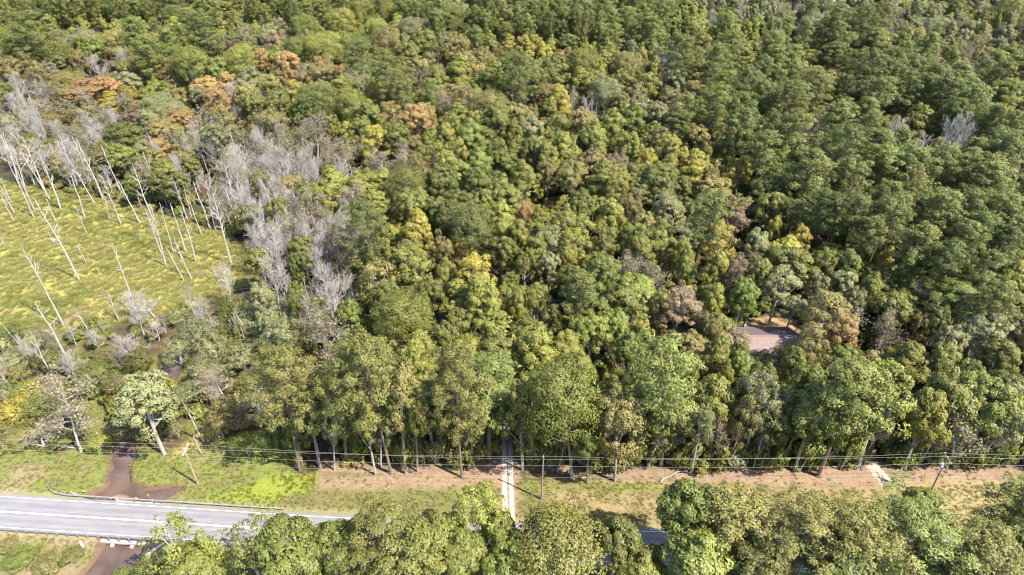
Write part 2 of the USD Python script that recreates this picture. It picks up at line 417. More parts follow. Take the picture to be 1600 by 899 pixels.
ROAD_Z = 0.10
rx_ = np.arange(-420, 421, 4.0)
def road_surface():
    """The carriageway as narrow strips, worn paler along the wheel paths and ragged at its edges."""
    xs = np.arange(-420, 421, 1.5)
    off = np.concatenate([[-3.8], np.linspace(-3.7, 3.7, 38), [3.8]])
    X, O = np.meshgrid(xs, off, indexing='ij')
    rag = (fb(X, O * 0 + np.sign(O) * 50, 1.3, 61) - .5) * .34
    O2 = np.where(np.abs(O) > 3.6, O + rag, O)
    t = np.gradient(road_y(xs), xs)[:, None]
    v = np.stack([X - t / np.hypot(1, t) * O2, road_y(X) + O2 / np.hypot(1, t), np.full_like(X, ROAD_Z)], -1)
    v[:, [0, -1], 2] -= .5
    wheel = sum(np.exp(-((O - w) / .38) ** 2) for w in (-2.35, -.85, .85, 2.35))
    tone = .118 + .020 * wheel - .012 * np.exp(-(O / .5) ** 2) + .030 * (fb(X / 8, O, 1.6, 62) - .5)
    edge = smooth01((np.abs(O) - 3.45) / .3)
    col = tone[..., None] * V3([1.0, .965, 1.03]) * (1 - edge[..., None] * .5) + edge[..., None] * .5 * V3([.15, .13, .09])
    n, m = X.shape
    i, j = np.meshgrid(np.arange(n - 1), np.arange(m - 1), indexing='ij')
    q = np.stack([i * m + j, (i + 1) * m + j, (i + 1) * m + j + 1, i * m + j + 1], -1).reshape(-1, 4)
    p = put('road', (v.reshape(-1, 3), np.vstack([q[:, [0, 1, 2]], q[:, [0, 2, 3]]])), 'asphalt')
    UsdGeom.PrimvarsAPI(p).CreatePrimvar('soil', Sdf.ValueTypeNames.Color3fArray, 'vertex').Set(Vt.Vec3fArray.FromNumpy(col.reshape(-1, 3).astype(np.float32)))
    tag(p, kind='structure')


road_surface()
tag(put('road_edge_line', ribbon(rx_, 3.05, 3.19, ROAD_Z + .005), 'paint_white'), kind='structure')
tag(put('road_edge_line', ribbon(rx_, -3.19, -3.05, ROAD_Z + .005), 'paint_white'), kind='structure')
for o in (-.16, .05):
    tag(put('road_centre_line', ribbon(rx_, o, o + .12, ROAD_Z + .005), 'paint_yellow'), kind='structure')


def lane_strip(pts, w, z, seed, n=220, cross=5):
    """A worn strip of gravel whose ragged edges feather into the ground it lies on."""
    p = V3(pts)
    t = np.linspace(0, len(p) - 1, n)
    c = np.stack([np.interp(t, range(len(p)), p[:, 0]), np.interp(t, range(len(p)), p[:, 1])], 1)
    s = np.linspace(-1, 1, cross)
    rag = np.stack([fb(c[:, 1] * 1.0, c[:, 1] * 0 + 9 * k, .55, seed + k) + .7 * fb(c[:, 1], c[:, 1] * 0 + 5 * k, 2.5, seed + 7 + k) - .85 for k in (0, 1)], 1)
    half = w * (1 + .55 * rag)
    X = c[:, :1] + np.where(s < 0, s * half[:, :1], s * half[:, 1:])
    Y = np.repeat(c[:, 1:], cross, 1)
    Z = height(X.ravel(), Y.ravel()).reshape(X.shape) + z * (1 - .9 * np.abs(s) ** 4) + .012
    i, j = np.meshgrid(np.arange(n - 1), np.arange(cross - 1), indexing='ij')
    q = np.stack([i * cross + j, i * cross + j + 1, (i + 1) * cross + j + 1, (i + 1) * cross + j], -1).reshape(-1, 4)
    return np.stack([X, Y, Z], -1).reshape(-1, 3), np.vstack([q[:, [0, 1, 2]], q[:, [0, 2, 3]]])


rng = np.random.default_rng(3)
for o in (-.62, .62):   # two gravel wheel tracks of the drive
    tag(put('gravel_driveway', lane_strip([(-.55 + o, 73.1), (-.75 + o, 78), (-.9 + o, 86.8), (-1.0 + o, 92.5), (-1.2 + o, 97), (-1.5 + o, 121)], .47, .08, int(40 + 10 * o)), 'gravel_white'), kind='structure')
tag(put('concrete_driveway', lane_strip([(72.5, 80.9), (72.3, 82.2), (71.7, 84.6), (71.0, 87.0)], 1.3, .14, 77), 'apron_concrete'), kind='structure')

# ================================================================== bridge, guardrails, markers
bx = -69.6
by = float(road_y(bx))
bridge = thing('road_bridge', 'low concrete bridge carrying the road over the brown creek', 'bridge', (0, 0, 0))
put('deck', ribbon(np.linspace(-75.2, -64.0, 6), -4.35, 4.35, ROAD_Z - .56, .45), 'concrete_dark', bridge)
for px in (-71.6, -68.0):
    y0 = float(road_y(px))
    put('pier', join(box(.55, 9.6, .5, (px, y0, -1.1), bevel=.05), *[box(.45, .45, 1.5, (px, y0 + d, -1.9)) for d in (-4.2, -1.4, 1.4, 4.2)]), 'concrete', bridge)
for px, s in ((-75.0, -1), (-64.2, 1)):
    y0 = float(road_y(px))
    put('abutment', box(.6, 9.4, 2.2, (px, y0, -1.65), bevel=.05), 'concrete_dark', bridge)
    put('wingwall', box(.45, 3.0, 2.0, (px + s * 1.0, y0 - 5.7, -.75), rz=-s * .75, bevel=.06), 'concrete', bridge)


def guardrail(name, label, xs, off, curl=None, spacing=1.9, group=None):
    """W-shaped steel rail on posts, following the road."""
    g = thing(name, label, 'guardrail', group=group)
    xs = np.asarray(xs, float)
    y = road_y(xs) + off
    pts = np.column_stack([xs, y])
    if curl is not None:
        pts = np.vstack([curl, pts])
    prof = V3([(-.02, .86), (.055, .80), (.055, .74), (-.01, .69), (.055, .64), (.055, .58), (-.02, .52), (-.05, .52), (-.05, .86)])
    n = len(pts)
    t = unit(np.gradient(pts, axis=0))
    nrm = np.column_stack([-t[:, 1], t[:, 0]]) * (-1 if off > 0 else 1)
    v = np.concatenate([np.column_stack([pts + nrm * a, np.full(n, b)])[:, None] for a, b in prof], 1)
    m = len(prof)
    i, j = np.meshgrid(np.arange(n - 1), np.arange(m), indexing='ij')
    q = np.stack([i * m + j, i * m + (j + 1) % m, (i + 1) * m + (j + 1) % m, (i + 1) * m + j], -1).reshape(-1, 4)
    put('rail', (v.reshape(-1, 3), np.vstack([q[:, [0, 1, 2]], q[:, [0, 2, 3]]])), 'galvanised', g)
    s = np.concatenate([[0], np.cumsum(np.linalg.norm(np.diff(pts, axis=0), axis=1))])
    for d in np.arange(.3, s[-1], spacing):
        p = V3([np.interp(d, s, pts[:, 0]), np.interp(d, s, pts[:, 1])])
        k = min(np.searchsorted(s, d), n - 1)
        p = p - nrm[k] * .17
        put('post', box(.13, .17, 1.3, (p[0], p[1], .14)), 'galvanised', g)
    return g


guardrail('guardrail', 'far-side steel guardrail with a flared end, between the road and the creek bank', np.arange(-84, -40, 2.0), 3.95,
          V3([(-89.0, 81.4), (-88.7, 80.4), (-87.8, 79.5), (-86.4, 78.75)]), spacing=3.8)
guardrail('guardrail', 'near-side steel guardrail with close posts above the bridge piers', np.arange(-112, -46, 2.0), -3.95)


def marker(at, label, rz, lean, colour, tall):
    t = thing('road_marker', label, 'road marker', at, rz=rz, rx=lean)
    put('post', box(.07, .05, tall, (0, 0, tall / 2)), 'white_metal' if colour == 'white_metal' else 'galvanised', t)
    put('panel', box(.34, .03, .75, (0, -.045, tall - .2), bevel=.01), colour, t)


marker((-82.7, 79.0, -.3), 'leaning white marker post behind the flared guardrail end', 0, 20, 'white_metal', 1.9)
marker((-81.0, 79.3, -.3), 'yellow marker post on the bank left of the creek mouth', 10, 12, 'sign_yellow', 1.4)
marker((-70.4, 77.8, -.3), 'yellow marker post by the bridge with a white-topped post', 5, 15, 'sign_yellow', 1.5)
marker((-68.5, 78.4, -.3), 'short yellow marker right of the bridge, nearest the utility pole', -12, 10, 'sign_yellow', 1.2)

# ================================================================== utility poles and wires
CROSS_Y = 1.15


def insulator(parent, p):
    put('insulator', join(tube([p, p + V3([0, 0, .12]), p + V3([0, 0, .24])], [.03, .08, .05], 6)), 'porcelain', parent)


def pole(at, h, label, mat, arm, lean=0.0, transformer=False):
    t = thing('utility_pole', label, 'utility pole', at, ry=lean)
    put('shaft', tube([(0, 0, -.8), (0, 0, h * .5), (0, 0, h)], [.19, .16, .115], 10), mat, t)
    if arm:
        put('crossarm', box(.11, 2 * CROSS_Y + .3, .13, (.16, 0, h - .35), bevel=.01), 'trim_white' if not transformer else mat, t)
        for s in (-1, 1):
            put('brace', cones([(.16, s * .8, h - .42)], [(.1, 0, h - 1.15)], .025, .025), 'galvanised', t)
            insulator(t, V3([.16, s * CROSS_Y, h - .28]))
    insulator(t, V3([0, 0, h]))
    if transformer:
        tr = put('transformer', tube([(-.42, -.1, h - 2.5), (-.42, -.1, h - 2.46), (-.42, -.1, h - 1.6), (-.42, -.1, h - 1.5)], [.22, .27, .27, .18], 12), 'transformer_grey', t)
        put('bushing', tube([(-.42, -.1, h - 1.5), (-.42, -.1, h - 1.2)], [.05, .03], 6), 'porcelain', tr)
        put('crossarm', box(.11, 1.6, .13, (-.16, .1, h - 1.5), bevel=.01), mat, t)
        put('fuse_cutout', box(.08, .08, .45, (.16, -.6, h - .75), rx=.3), 'porcelain', t)
    put('meter_box', box(.16, .10, .45, (.16, -.16, 1.3), bevel=.01), 'galvanised', t)
    return t


P1, P2, P3 = V3([-60.7, 81.5, -.4]), V3([5.56, 78.1, -.4]), V3([79.3, 79.0, -.4])
pole(P1, 10.6, 'tan wooden utility pole with white crossarm, on the grass between creek and straw verge', 'pole_wood_pale', True, lean=2.5)
pole(P2, 12.5, 'dark bare-topped utility pole just right of the gravel driveway', 'pole_wood', False)
pole(P3, 11.2, 'utility pole with a grey transformer and crossarms beside the concrete driveway apron', 'pole_wood', True, lean=-4, transformer=True)


def wire(label, ends, r=.032, sag=.7):
    pts = []
    for a, b in zip(ends[:-1], ends[1:]):
        t = np.linspace(0, 1, 25)[:, None]
        p = V3(a) * (1 - t) + V3(b) * t
        p[:, 2:] -= 4 * sag * t * (1 - t)
        pts.append(p if not pts else p[1:])
    w = put('power_line', tube(np.vstack(pts), r, 5), 'wire_metal')
    tag(w, label, 'power line')


L, R = V3([-140, 85.5, -.4]), V3([160, 77.5, -.4])
for lab, dz, dy, s in (('topmost bright power line crossing in front of the forest edge', (10.6, 12.6, 11.4), (0, 0, 0), .6),
                       ('second power line, on the far crossarm ends', (10.4, 11.5, 11.0), (1.15, .15, 1.15), .7),
                       ('third power line, on the near crossarm ends', (10.4, 10.2, 11.0), (-1.15, -.15, -1.15), .8),
                       ('lowest, thinner cable strung along the utility poles', (7.6, 6.9, 7.0), (-.2, -.2, -.2), .9)):
    e = [P + V3([0, d, z]) for P, z, d in zip((L, P1, P2, P3, R), (dz[0],) + tuple(dz) + (dz[2],), (dy[0],) + tuple(dy) + (dy[2],))]
    e[1] = e[1] + V3([.5, 0, 0])
    e[3] = e[3] - V3([.7, 0, 0])
    wire(lab, e, .019 if s < .85 else .016, s)
g = thing('guy_wire', 'pair of slanting guy wires staying the transformer pole', 'guy wire')
for a in ((76.2, 77.2, -.5), (77.0, 82.3, -.5)):
    put('strand', tube([P3 + V3([-.6, 0, 8.5]), V3(a)], .022, 5), 'wire_metal', g)

# ================================================================== the house in the trees
HX0, HX1, HY0, HY1, RY = 51.4, 66.4, 111.4, 123.8, 117.7
house = thing('house', 'low house with a faded pinkish brown shingle roof among the trees', 'house')
walls = put('wall', box(HX1 - HX0 - 1.0, HY1 - HY0 - 1.2, 3.3, ((HX0 + HX1) / 2, (HY0 + HY1) / 2, 1.15)), 'brick_wall', house)
zr, ze = 5.7, 2.95
for sgn, yo in ((-1, HY0), (1, HY1)):
    rows = 11
    for k in range(rows):      # shingle courses, each lapping the one below
        f0, f1 = k / rows, (k + 1) / rows + .012
        a, b = (HX0, HX1)
        y0, y1 = yo + (RY - yo) * f0, yo + (RY - yo) * f1
        z0, z1 = ze + (zr - ze) * f0 + .05, ze + (zr - ze) * f1 + .012
        v = V3([(a, y0, z0), (b, y0, z0), (b, y1, z1), (a, y1, z1), (a, y0, z0 - .06), (b, y0, z0 - .06), (b, y1, z1 - .05), (a, y1, z1 - .05)])
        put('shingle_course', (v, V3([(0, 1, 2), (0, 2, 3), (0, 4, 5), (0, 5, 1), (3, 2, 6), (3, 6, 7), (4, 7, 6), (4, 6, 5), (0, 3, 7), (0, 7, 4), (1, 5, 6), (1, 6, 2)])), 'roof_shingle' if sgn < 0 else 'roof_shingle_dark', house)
    put('gutter', box(HX1 - HX0, .14, .12, ((HX0 + HX1) / 2, yo + (-.08 if sgn < 0 else .08), ze - .05)), 'trim_white' if sgn < 0 else 'roof_ridge', house)
put('ridge_cap', box(HX1 - HX0, .34, .06, ((HX0 + HX1) / 2, RY, zr + .06), bevel=.02), 'roof_ridge', house)
for x in (HX0 + .5, HX1 - .5):
    v = V3([(x, HY0 + .6, 2.75), (x, HY1 - .6, 2.75), (x, RY, zr - .15)])
    put('gable', (np.vstack([v - [.06, 0, 0], v + [.06, 0, 0]]), V3([(0, 1, 2), (3, 5, 4), (0, 3, 4), (0, 4, 1), (1, 4, 5), (1, 5, 2), (2, 5, 3), (2, 3, 0)])), 'trim_white', house)
for x in (54.2, 57.4, 62.2, 64.4):
    for y, s in ((HY0 + .6, -1), (HY1 - .6, 1)):
        w = put('window', box(1.2, .10, 1.2, (x, y + s * .03, 1.4)), 'trim_white', house)
        put('pane', box(1.0, .04, 1.0, (x, y + s * .09, 1.4)), 'window_glass', w)
put('door', box(.95, .10, 2.1, (59.6, HY0 + .57, .65)), 'trim_white', house)
# a chair on the back lawn and a car at the front
chair = thing('garden_chair', 'white plastic garden chair on the orange yard behind the house', 'chair', (57.6, 127.3, -.4), rz=25, scale=(1.25, 1.25, 1.25))
put('seat', box(.52, .5, .05, (0, 0, .42), bevel=.015), 'white_metal', chair)
put('backrest', box(.52, .05, .55, (0, .27, .72), rx=-.18, bevel=.015), 'white_metal', chair)
for sx in (-1, 1):
    put('armrest', box(.06, .5, .04, (sx * .28, 0, .64), bevel=.01), 'white_metal', chair)
    for sy in (-1, 1):
        put('leg', cones([(sx * .24, sy * .22, 0)], [(sx * .23, sy * .2, .42 if sy > 0 else .64)], .028, .028, 6), 'white_metal', chair)
car = thing('parked_car', 'white car parked under branches in front of the house', 'car', (58.6, 108.6, -.35), rz=8)
prof = [(-2.25, .35), (-2.25, .78), (-1.9, .95), (-1.35, 1.0), (-.75, 1.42), (.75, 1.45), (1.4, 1.02), (2.1, .88), (2.3, .7), (2.3, .35)]
body = trimesh.creation.extrude_polygon(shapely.Polygon(prof).buffer(-.08).buffer(.08), 1.72, engine='earcut')
body.apply_transform(trimesh.transformations.rotation_matrix(np.pi / 2, [1, 0, 0]))
body.apply_translation((0, .86, 0))
put('body', body, 'car_white', car)
for s in (-1, 1):
    put('side_window', box(1.7, .02, .32, (0, s * .865, 1.18)), 'window_glass', car)
    for x in (-1.4, 1.45):
        wv = tube([(x, s * .66, .33), (x, s * .88, .33)], .33, 14)
        wh = put('wheel', wv, 'rubber', car)
        put('rim', tube([(x, s * .86, .33), (x, s * .89, .33)], .2, 10), 'galvanised', wh)
    put('headlight', box(.06, .35, .12, (2.28, s * .6, .68)), 'window_glass', car)
put('windscreen', box(.66, 1.35, .02, (1.09, 0, 1.26), ry=.585), 'window_glass', car)
put('rear_window', box(.68, 1.35, .02, (-1.07, 0, 1.24), ry=-.61), 'window_glass', car)

# ================================================================== TREES: one source of each sort, then references
stage.CreateClassPrim('/World/tree_sources')


def branch_sticks(rng, trunk_h, trunk_r, levels, spread, first=.4, n1=9, kids=(4, 4, 3), ratio=.55, up=.35, reach=4.5):
    """A trunk polyline and its branching limbs as sticks; also the twig ends."""
    A, B, RA, RB, tips = [], [], [], [], []
    n = 7
    tz = np.linspace(0, trunk_h, n)
    off = np.cumsum(rng.normal(0, trunk_h * .012, (n, 2)), 0)
    tp = np.column_stack([off - off[0], tz])
    tr = trunk_r * (1 - .82 * (tz / trunk_h) ** .9)

    def grow(p, d, L, r, lev):
        segs = 3 if lev < 2 else 2
        for s in range(segs):
            d = unit(d + rng.normal(0, .16, 3) + V3([0, 0, up * .25]))
            p2 = p + d * L / segs
            r2 = r * (.72 if s < segs - 1 else .45)
            A.append(p), B.append(p2), RA.append(r), RB.append(r2)
            if lev < levels:
                for _ in range(max(1, kids[lev] // segs + (rng.random() < (kids[lev] % segs) / segs))):
                    ax = unit(np.cross(d, rng.normal(size=3)))
                    a = rng.uniform(.5, 1.0) * spread
                    grow(p2, unit(d * math.cos(a) + ax * math.sin(a)), L * ratio * rng.uniform(.7, 1.2), r2 * .75, lev + 1)
            p, r = p2, r2
        tips.append((p, d))
    for k in range(n1):
        f = first + (1 - first) * (k + rng.random()) / n1
        z = f * trunk_h
        p = V3([np.interp(z, tz, tp[:, 0]), np.interp(z, tz, tp[:, 1]), z])
        az = k * 2.4 + rng.uniform(-.4, .4)
        el = rng.uniform(.15, .7) + up * f
        d = V3([math.cos(az) * math.cos(el), math.sin(az) * math.cos(el), math.sin(el)])
        grow(p, d, reach * rng.uniform(.65, 1.1) * (1.15 - .55 * f), trunk_r * .42 * (1.2 - .7 * f), 0)
    return (tp, tr), (V3(A), V3(B), V3(RA), V3(RB)), tips


def broadleaf(seed, r=4.5, h=18., zc=.66, hz=.33, lobes=60, per=115, leaf=.50, pointed=0., gap=.25):
    rng = np.random.default_rng(seed)
    C, N, E = [], [], []
    bumps = unit(rng.normal(size=(7, 3)))
    amp = rng.uniform(-.42, .40, 7)
    lim = []
    leaf *= .80
    lobes = int(lobes * 1.65)
    for i in range(lobes):
        d = unit(rng.normal(size=3))
        if d[2] < -.45:
            d[2] *= -1
        rad = 1 + (amp * np.exp(6 * (bumps @ d - 1))).sum()
        k = rng.uniform(.62, .95) * rad if rng.random() < .85 else rng.uniform(.2, .5)
        taper = 1 - pointed * max(d[2], 0) ** .8
        c = V3([d[0] * r * taper * k, d[1] * r * taper * k, zc * h + d[2] * hz * h * k])
        rl = r * (.115 + .215 * rng.random() ** 1.4)
        m = int(1.5 * per * (rl / (r * .28)) ** 1.7)
        e = unit(rng.normal(size=(m, 3)) + .75 * d + V3([0, 0, .45]))
        C.append(c + e * V3([rl, rl, rl * .8]) * rng.uniform(.70, 1.06, (m, 1)))
        E.append(unit(e + .5 * d))
        N.append(unit(e + .55 * rng.normal(size=(m, 3)) + V3([0, 0, .25])))
        lim.append(c)
    C, N, E = np.vstack(C), np.vstack(N), np.vstack(E)
    keep = rng.random(len(C)) > gap * (fbm(C / 1.6, 2, seed) > .56)
    crown = leaves(C[keep], N[keep], leaf, .62, rng, E[keep])
    lim = V3(lim)[rng.permutation(lobes)[:16]]
    fork = V3([[0, 0, h * rng.uniform(.32, .6)] for _ in lim])
    midp = (fork + lim) / 2 + V3([0, 0, -.5])
    trunk = join(tube([(0, 0, -.6), (.1, 0, h * .25), (0, .1, h * .5), (.1, 0, h * .72)], [.34, .27, .2, .09], 7),
                 cones(fork, midp, .12, .075), cones(midp, lim, .075, .03, 3))
    return trunk, crown


def pine(seed, r=4.5, h=26., base=.50, per=44, leaf=.55, flat=.55):
    rng = np.random.default_rng(seed)
    C, N, E, A, B = [], [], [], [], []
    z = h * base
    lev = 0
    lean = rng.normal(0, .03, 2) * h
    axis = lambda zz: V3([lean[0] * (zz / h) ** 2, lean[1] * (zz / h) ** 2, zz])
    while z < h * .985:
        f = (z - h * base) / (h * (1 - base))
        prof = (1 - f ** 3.6) * (.66 + .46 * min(1, f * 2.8)) + .10
        nb = rng.integers(4, 7)
        a0 = rng.uniform(0, 6.28)
        for b in range(nb):
            if rng.random() < .14:
                continue
            az = a0 + b * 6.283 / nb + rng.normal(0, .25)
            L = r * prof * rng.uniform(.7, 1.12)
            el = rng.uniform(-.05, .3) + .45 * f
            o = axis(z)
            d = V3([math.cos(az) * math.cos(el), math.sin(az) * math.cos(el), math.sin(el)])
            A.append(o), B.append(o + d * L)
            for k in range(3 if L > 2 else 2):
                t = 1 - k * .30 - rng.uniform(0, .1)
                c = o + d * L * t + rng.normal(0, .32, 3) * V3([1, 1, .5])
                rl = rng.uniform(.62, 1.42) * (1.0 if k == 0 else .85) * (.75 + .06 * r)
                m = int(1.35 * per * rl ** 2)
                e = unit(rng.normal(size=(m, 3)) + .45 * d + V3([0, 0, .55]))
                C.append(c + e * V3([rl, rl, rl * flat]) * rng.uniform(.55, 1.05, (m, 1)))
                E.append(unit(e + .4 * d + V3([0, 0, .2])))
                N.append(np.cross(e, rng.normal(size=(m, 3))) + .6 * V3([0, 0, 1]) + .3 * e)
        z += h * rng.uniform(.030, .046)
    top = axis(h * .975)
    e = unit(rng.normal(size=(per, 3)) + V3([0, 0, .6]))
    C.append(top + e * .7), N.append(e), E.append(e)
    crown = leaves(np.vstack(C), np.vstack(N), leaf * .84, .42, rng, np.vstack(E))
    zz = np.array([-.6, h * .2, h * .4, h * .6, h * .8, h * .97])
    trunk = join(tube([axis(max(q, 0)) + V3([0, 0, min(q, 0)]) for q in zz], [.36, .31, .26, .2, .12, .04], 8), cones(A, B, .06, .02, 3))
    return trunk, crown


def thin_tree(seed, n_leaf=1700, h=17., r=4.5):
    """A tree losing its leaves: the branches show through."""
    rng = np.random.default_rng(seed)
    (tp, tr), (A, B, RA, RB), tips = branch_sticks(rng, h * .85, .27, 2, .85, .35, 12, (6, 5, 0), .5, .5, 4.6)
    s = r / np.percentile(np.hypot(B[:, 0], B[:, 1]), 95)
    for q in (A, B):
        q[:, :2] *= s
    trunk = join(tube(tp, tr, 7), cones(A, B, RA, RB, 3))
    T = V3([t[0] for t in tips])
    T[:, :2] *= s
    c = T[rng.integers(0, len(T), n_leaf)] + rng.normal(0, .42, (n_leaf, 3))
    crown = leaves(c, rng.normal(size=(n_leaf, 3)) + V3([0, 0, .6]), .40, .6, rng)
    return trunk, crown


def dead_tree(seed, h=17., r=4.5):
    rng = np.random.default_rng(seed)
    (tp, tr), (A, B, RA, RB), _ = branch_sticks(rng, h * .8, .33, 3, .8, .28, 13, (6, 4, 4), .55, .75, 5.0)
    s = r / np.percentile(np.hypot(B[:, 0], B[:, 1]), 96)
    for q in (A, B):
        q[:, :2] *= s
    thick = RA > .028
    return join(tube(tp, tr, 7), cones(A[thick], B[thick], RA[thick], RB[thick], 4)), cones(A[~thick], B[~thick], np.maximum(RA[~thick], .024), np.maximum(RB[~thick], .015), 3)


def snag(seed, h=15.):
    """A dead standing trunk with broken stubs."""
    rng = np.random.default_rng(seed)
    n = 9
    z = np.linspace(-.5, h, n)
    off = np.cumsum(rng.normal(0, .085, (n, 2)), 0)
    off -= off[0]
    tp = np.column_stack([off, z])
    tr = .23 * (1 - .72 * np.clip(z / h, 0, 1))
    parts = []
    for k in range((3, 9, 5, 14, 7, 22)[seed % 6]):
        f = rng.uniform(.42, .98)
        p = V3([np.interp(f * h, z, tp[:, 0]), np.interp(f * h, z, tp[:, 1]), f * h])
        az, el, L = rng.uniform(0, 6.28), rng.uniform(.35, 1.15), rng.uniform(.8, 3.4) * (1.25 - .6 * f)
        d = V3([math.cos(az) * math.cos(el), math.sin(az) * math.cos(el), math.sin(el)])
        r0 = .085 * (1.2 - .6 * f)
        m = p + d * L * .5
        e = m + unit(d + rng.normal(0, .25, 3)) * L * .5
        parts.append(tube([p, m, e], [r0, r0 * .7, r0 * .3], 5))
        if L > 1.3:
            for _ in range(2):
                parts.append(tube([m, m + unit(d + rng.normal(0, .6, 3)) * L * .4], [r0 * .55, r0 * .25], 4))
    return tube(tp, tr, 7), parts


def bush(seed, r=1.5, h=2.4, lobes=16, per=60, leaf=.34):
    rng = np.random.default_rng(seed)
    C, N, E = [], [], []
    for i in range(lobes):
        d = unit(rng.normal(size=3))
        d[2] = abs(d[2])
        c = d * V3([r, r, h * .55]) * rng.uniform(.35, .85) + V3([0, 0, h * .3])
        rl = r * rng.uniform(.28, .48)
        e = unit(rng.normal(size=(per, 3)) + V3([0, 0, .5]))
        C.append(c + e * rl * rng.uniform(.5, 1.05, (per, 1)))
        E.append(unit(e + .5 * d))
        N.append(e + .6 * rng.normal(size=(per, 3)))
    a = rng.uniform(0, 6.28, 7)
    st = cones(np.zeros((7, 3)), np.column_stack([np.cos(a) * r * .5, np.sin(a) * r * .5, np.full(7, h * .7)]), .05, .015, 3)
    return st, leaves(np.vstack(C), np.vstack(N), leaf, .62, rng, np.vstack(E))


FORM = {}       # sort -> [(class path, nominal radius, nominal height)]


def source(sort, geo, r, h, bark, leafmat, first='trunk', second='crown'):
    path = f'/World/tree_sources/{sort}_{len(FORM.get(sort, []))}'
    UsdGeom.Xform.Define(stage, path)
    put(first, geo[0], bark, path)
    for g in geo[1] if isinstance(geo[1], list) else [geo[1]]:
        put(second, g, leafmat, path)
    FORM.setdefault(sort, []).append((path, r, h))


pines = [pine(100 + i, base=(.54, .58, .48, .60)[i], flat=.66) for i in range(4)]
edgepines = [pine(140 + i, base=(.52, .46, .56)[i], per=50) for i in range(3)]
rounds = [broadleaf(200 + i, hz=(.30, .34, .28, .33)[i], zc=(.68, .64, .70, .66)[i]) for i in range(4)]
ovals = [broadleaf(230 + i, hz=.38, zc=.60, pointed=(.35, .22, .42)[i], lobes=66) for i in range(3)]
bigpines = [pine(180 + i, r=7., h=30., base=(.50, .44)[i], per=52, leaf=.52) for i in range(2)]
bigrounds = [broadleaf(270 + i, r=7., h=23., hz=(.32, .36)[i], zc=.64, lobes=130, per=88, leaf=.46, gap=.3) for i in range(2)]
wisps = [broadleaf(290 + i, r=4.5, h=18., hz=.36, zc=.62, lobes=26, per=36, leaf=.50, gap=.5) for i in range(2)]
lows = [broadleaf(310 + i, r=4., h=8., hz=.40, zc=.52, lobes=70, per=62, leaf=.36, gap=.55) for i in range(3)]
looses = [broadleaf(250 + i, hz=.34, zc=.63, lobes=46, per=95, gap=.55, leaf=.46) for i in range(3)]
for g in pines:
    source('P', g, 4.5, 26, 'bark_brown', 'foliage_p')
for g in edgepines:
    source('Po', g, 4.5, 26, 'bark_brown', 'foliage_po')
for g in (pines[0], pines[2], edgepines[0]):
    source('Pg', g, 4.5, 26, 'bark_brown', 'foliage_pg')
for g in rounds:
    source('B', g, 4.5, 18, 'bark_grey', 'foliage_b')
for g in (rounds[0], rounds[2], ovals[0]):
    source('Bg', g, 4.5, 18, 'bark_grey', 'foliage_bg')
for g in (*ovals, looses[0]):
    source('Y', g, 4.5, 18, 'bark_pale', 'foliage_y')
for g in (looses[1], looses[2], rounds[1]):
    source('O', g, 4.5, 18, 'bark_grey', 'foliage_o')
for g in (rounds[3], looses[0], rounds[1]):
    source('S', g, 4.5, 18, 'bark_pale', 'foliage_s')
for g in (looses[2], rounds[2]):
    source('R', g, 4.5, 18, 'bark_grey', 'foliage_r')
for g in (looses[1], looses[0]):
    source('N', g, 4.5, 18, 'bark_grey', 'foliage_n')
for g in (ovals[1], looses[2]):
    source('G', g, 4.5, 18, 'bark_grey', 'foliage_g')
for k, b in (('Po', 'brown'), ('P', 'brown'), ('Pg', 'brown')):
    for g in bigpines:
        source(k, g, 7., 30, 'bark_brown', 'foliage_' + k.lower())
for k in ('B', 'Bg', 'Y', 'O', 'S'):
    for g in bigrounds:
        source(k, g, 7., 23, 'bark_pale' if k in 'YS' else 'bark_grey', 'foliage_' + k.lower())
for k in ('B', 'Bg', 'Y', 'O', 'S', 'G', 'N'):
    for g in lows[:2] if k in 'GN' else lows:
        source(k, g, 4., 8., 'bark_pale' if k in 'YS' else 'bark_grey', 'foliage_' + k.lower())
for g in wisps:
    source('W', g, 4.5, 18, 'bark_pale', 'foliage_w')
for i in range(3):
    source('T', thin_tree(300 + i), 4.5, 17, 'dead_wood', 'foliage_t', 'trunk', 'crown')
for i in range(4):
    source('D', dead_tree(320 + i), 4.5, 17, 'dead_wood', 'dead_twig', 'trunk', 'branches')
for i in range(6):
    source('K', snag(342 + i), 1.0, 15, 'dead_wood', 'dead_wood', 'trunk', 'branch')
bushes = [bush(360 + i) for i in range(3)]
for g, k in ((bushes[0], 'B'), (bushes[1], 'Bg'), (bushes[2], 'O'), (bushes[1], 'Y'), (bushes[0], 'S'), (bushes[2], 'Bg'), (bushes[1], 'B')):
    source('U', g, 1.5, 2.4, 'bark_grey', 'foliage_' + k.lower())

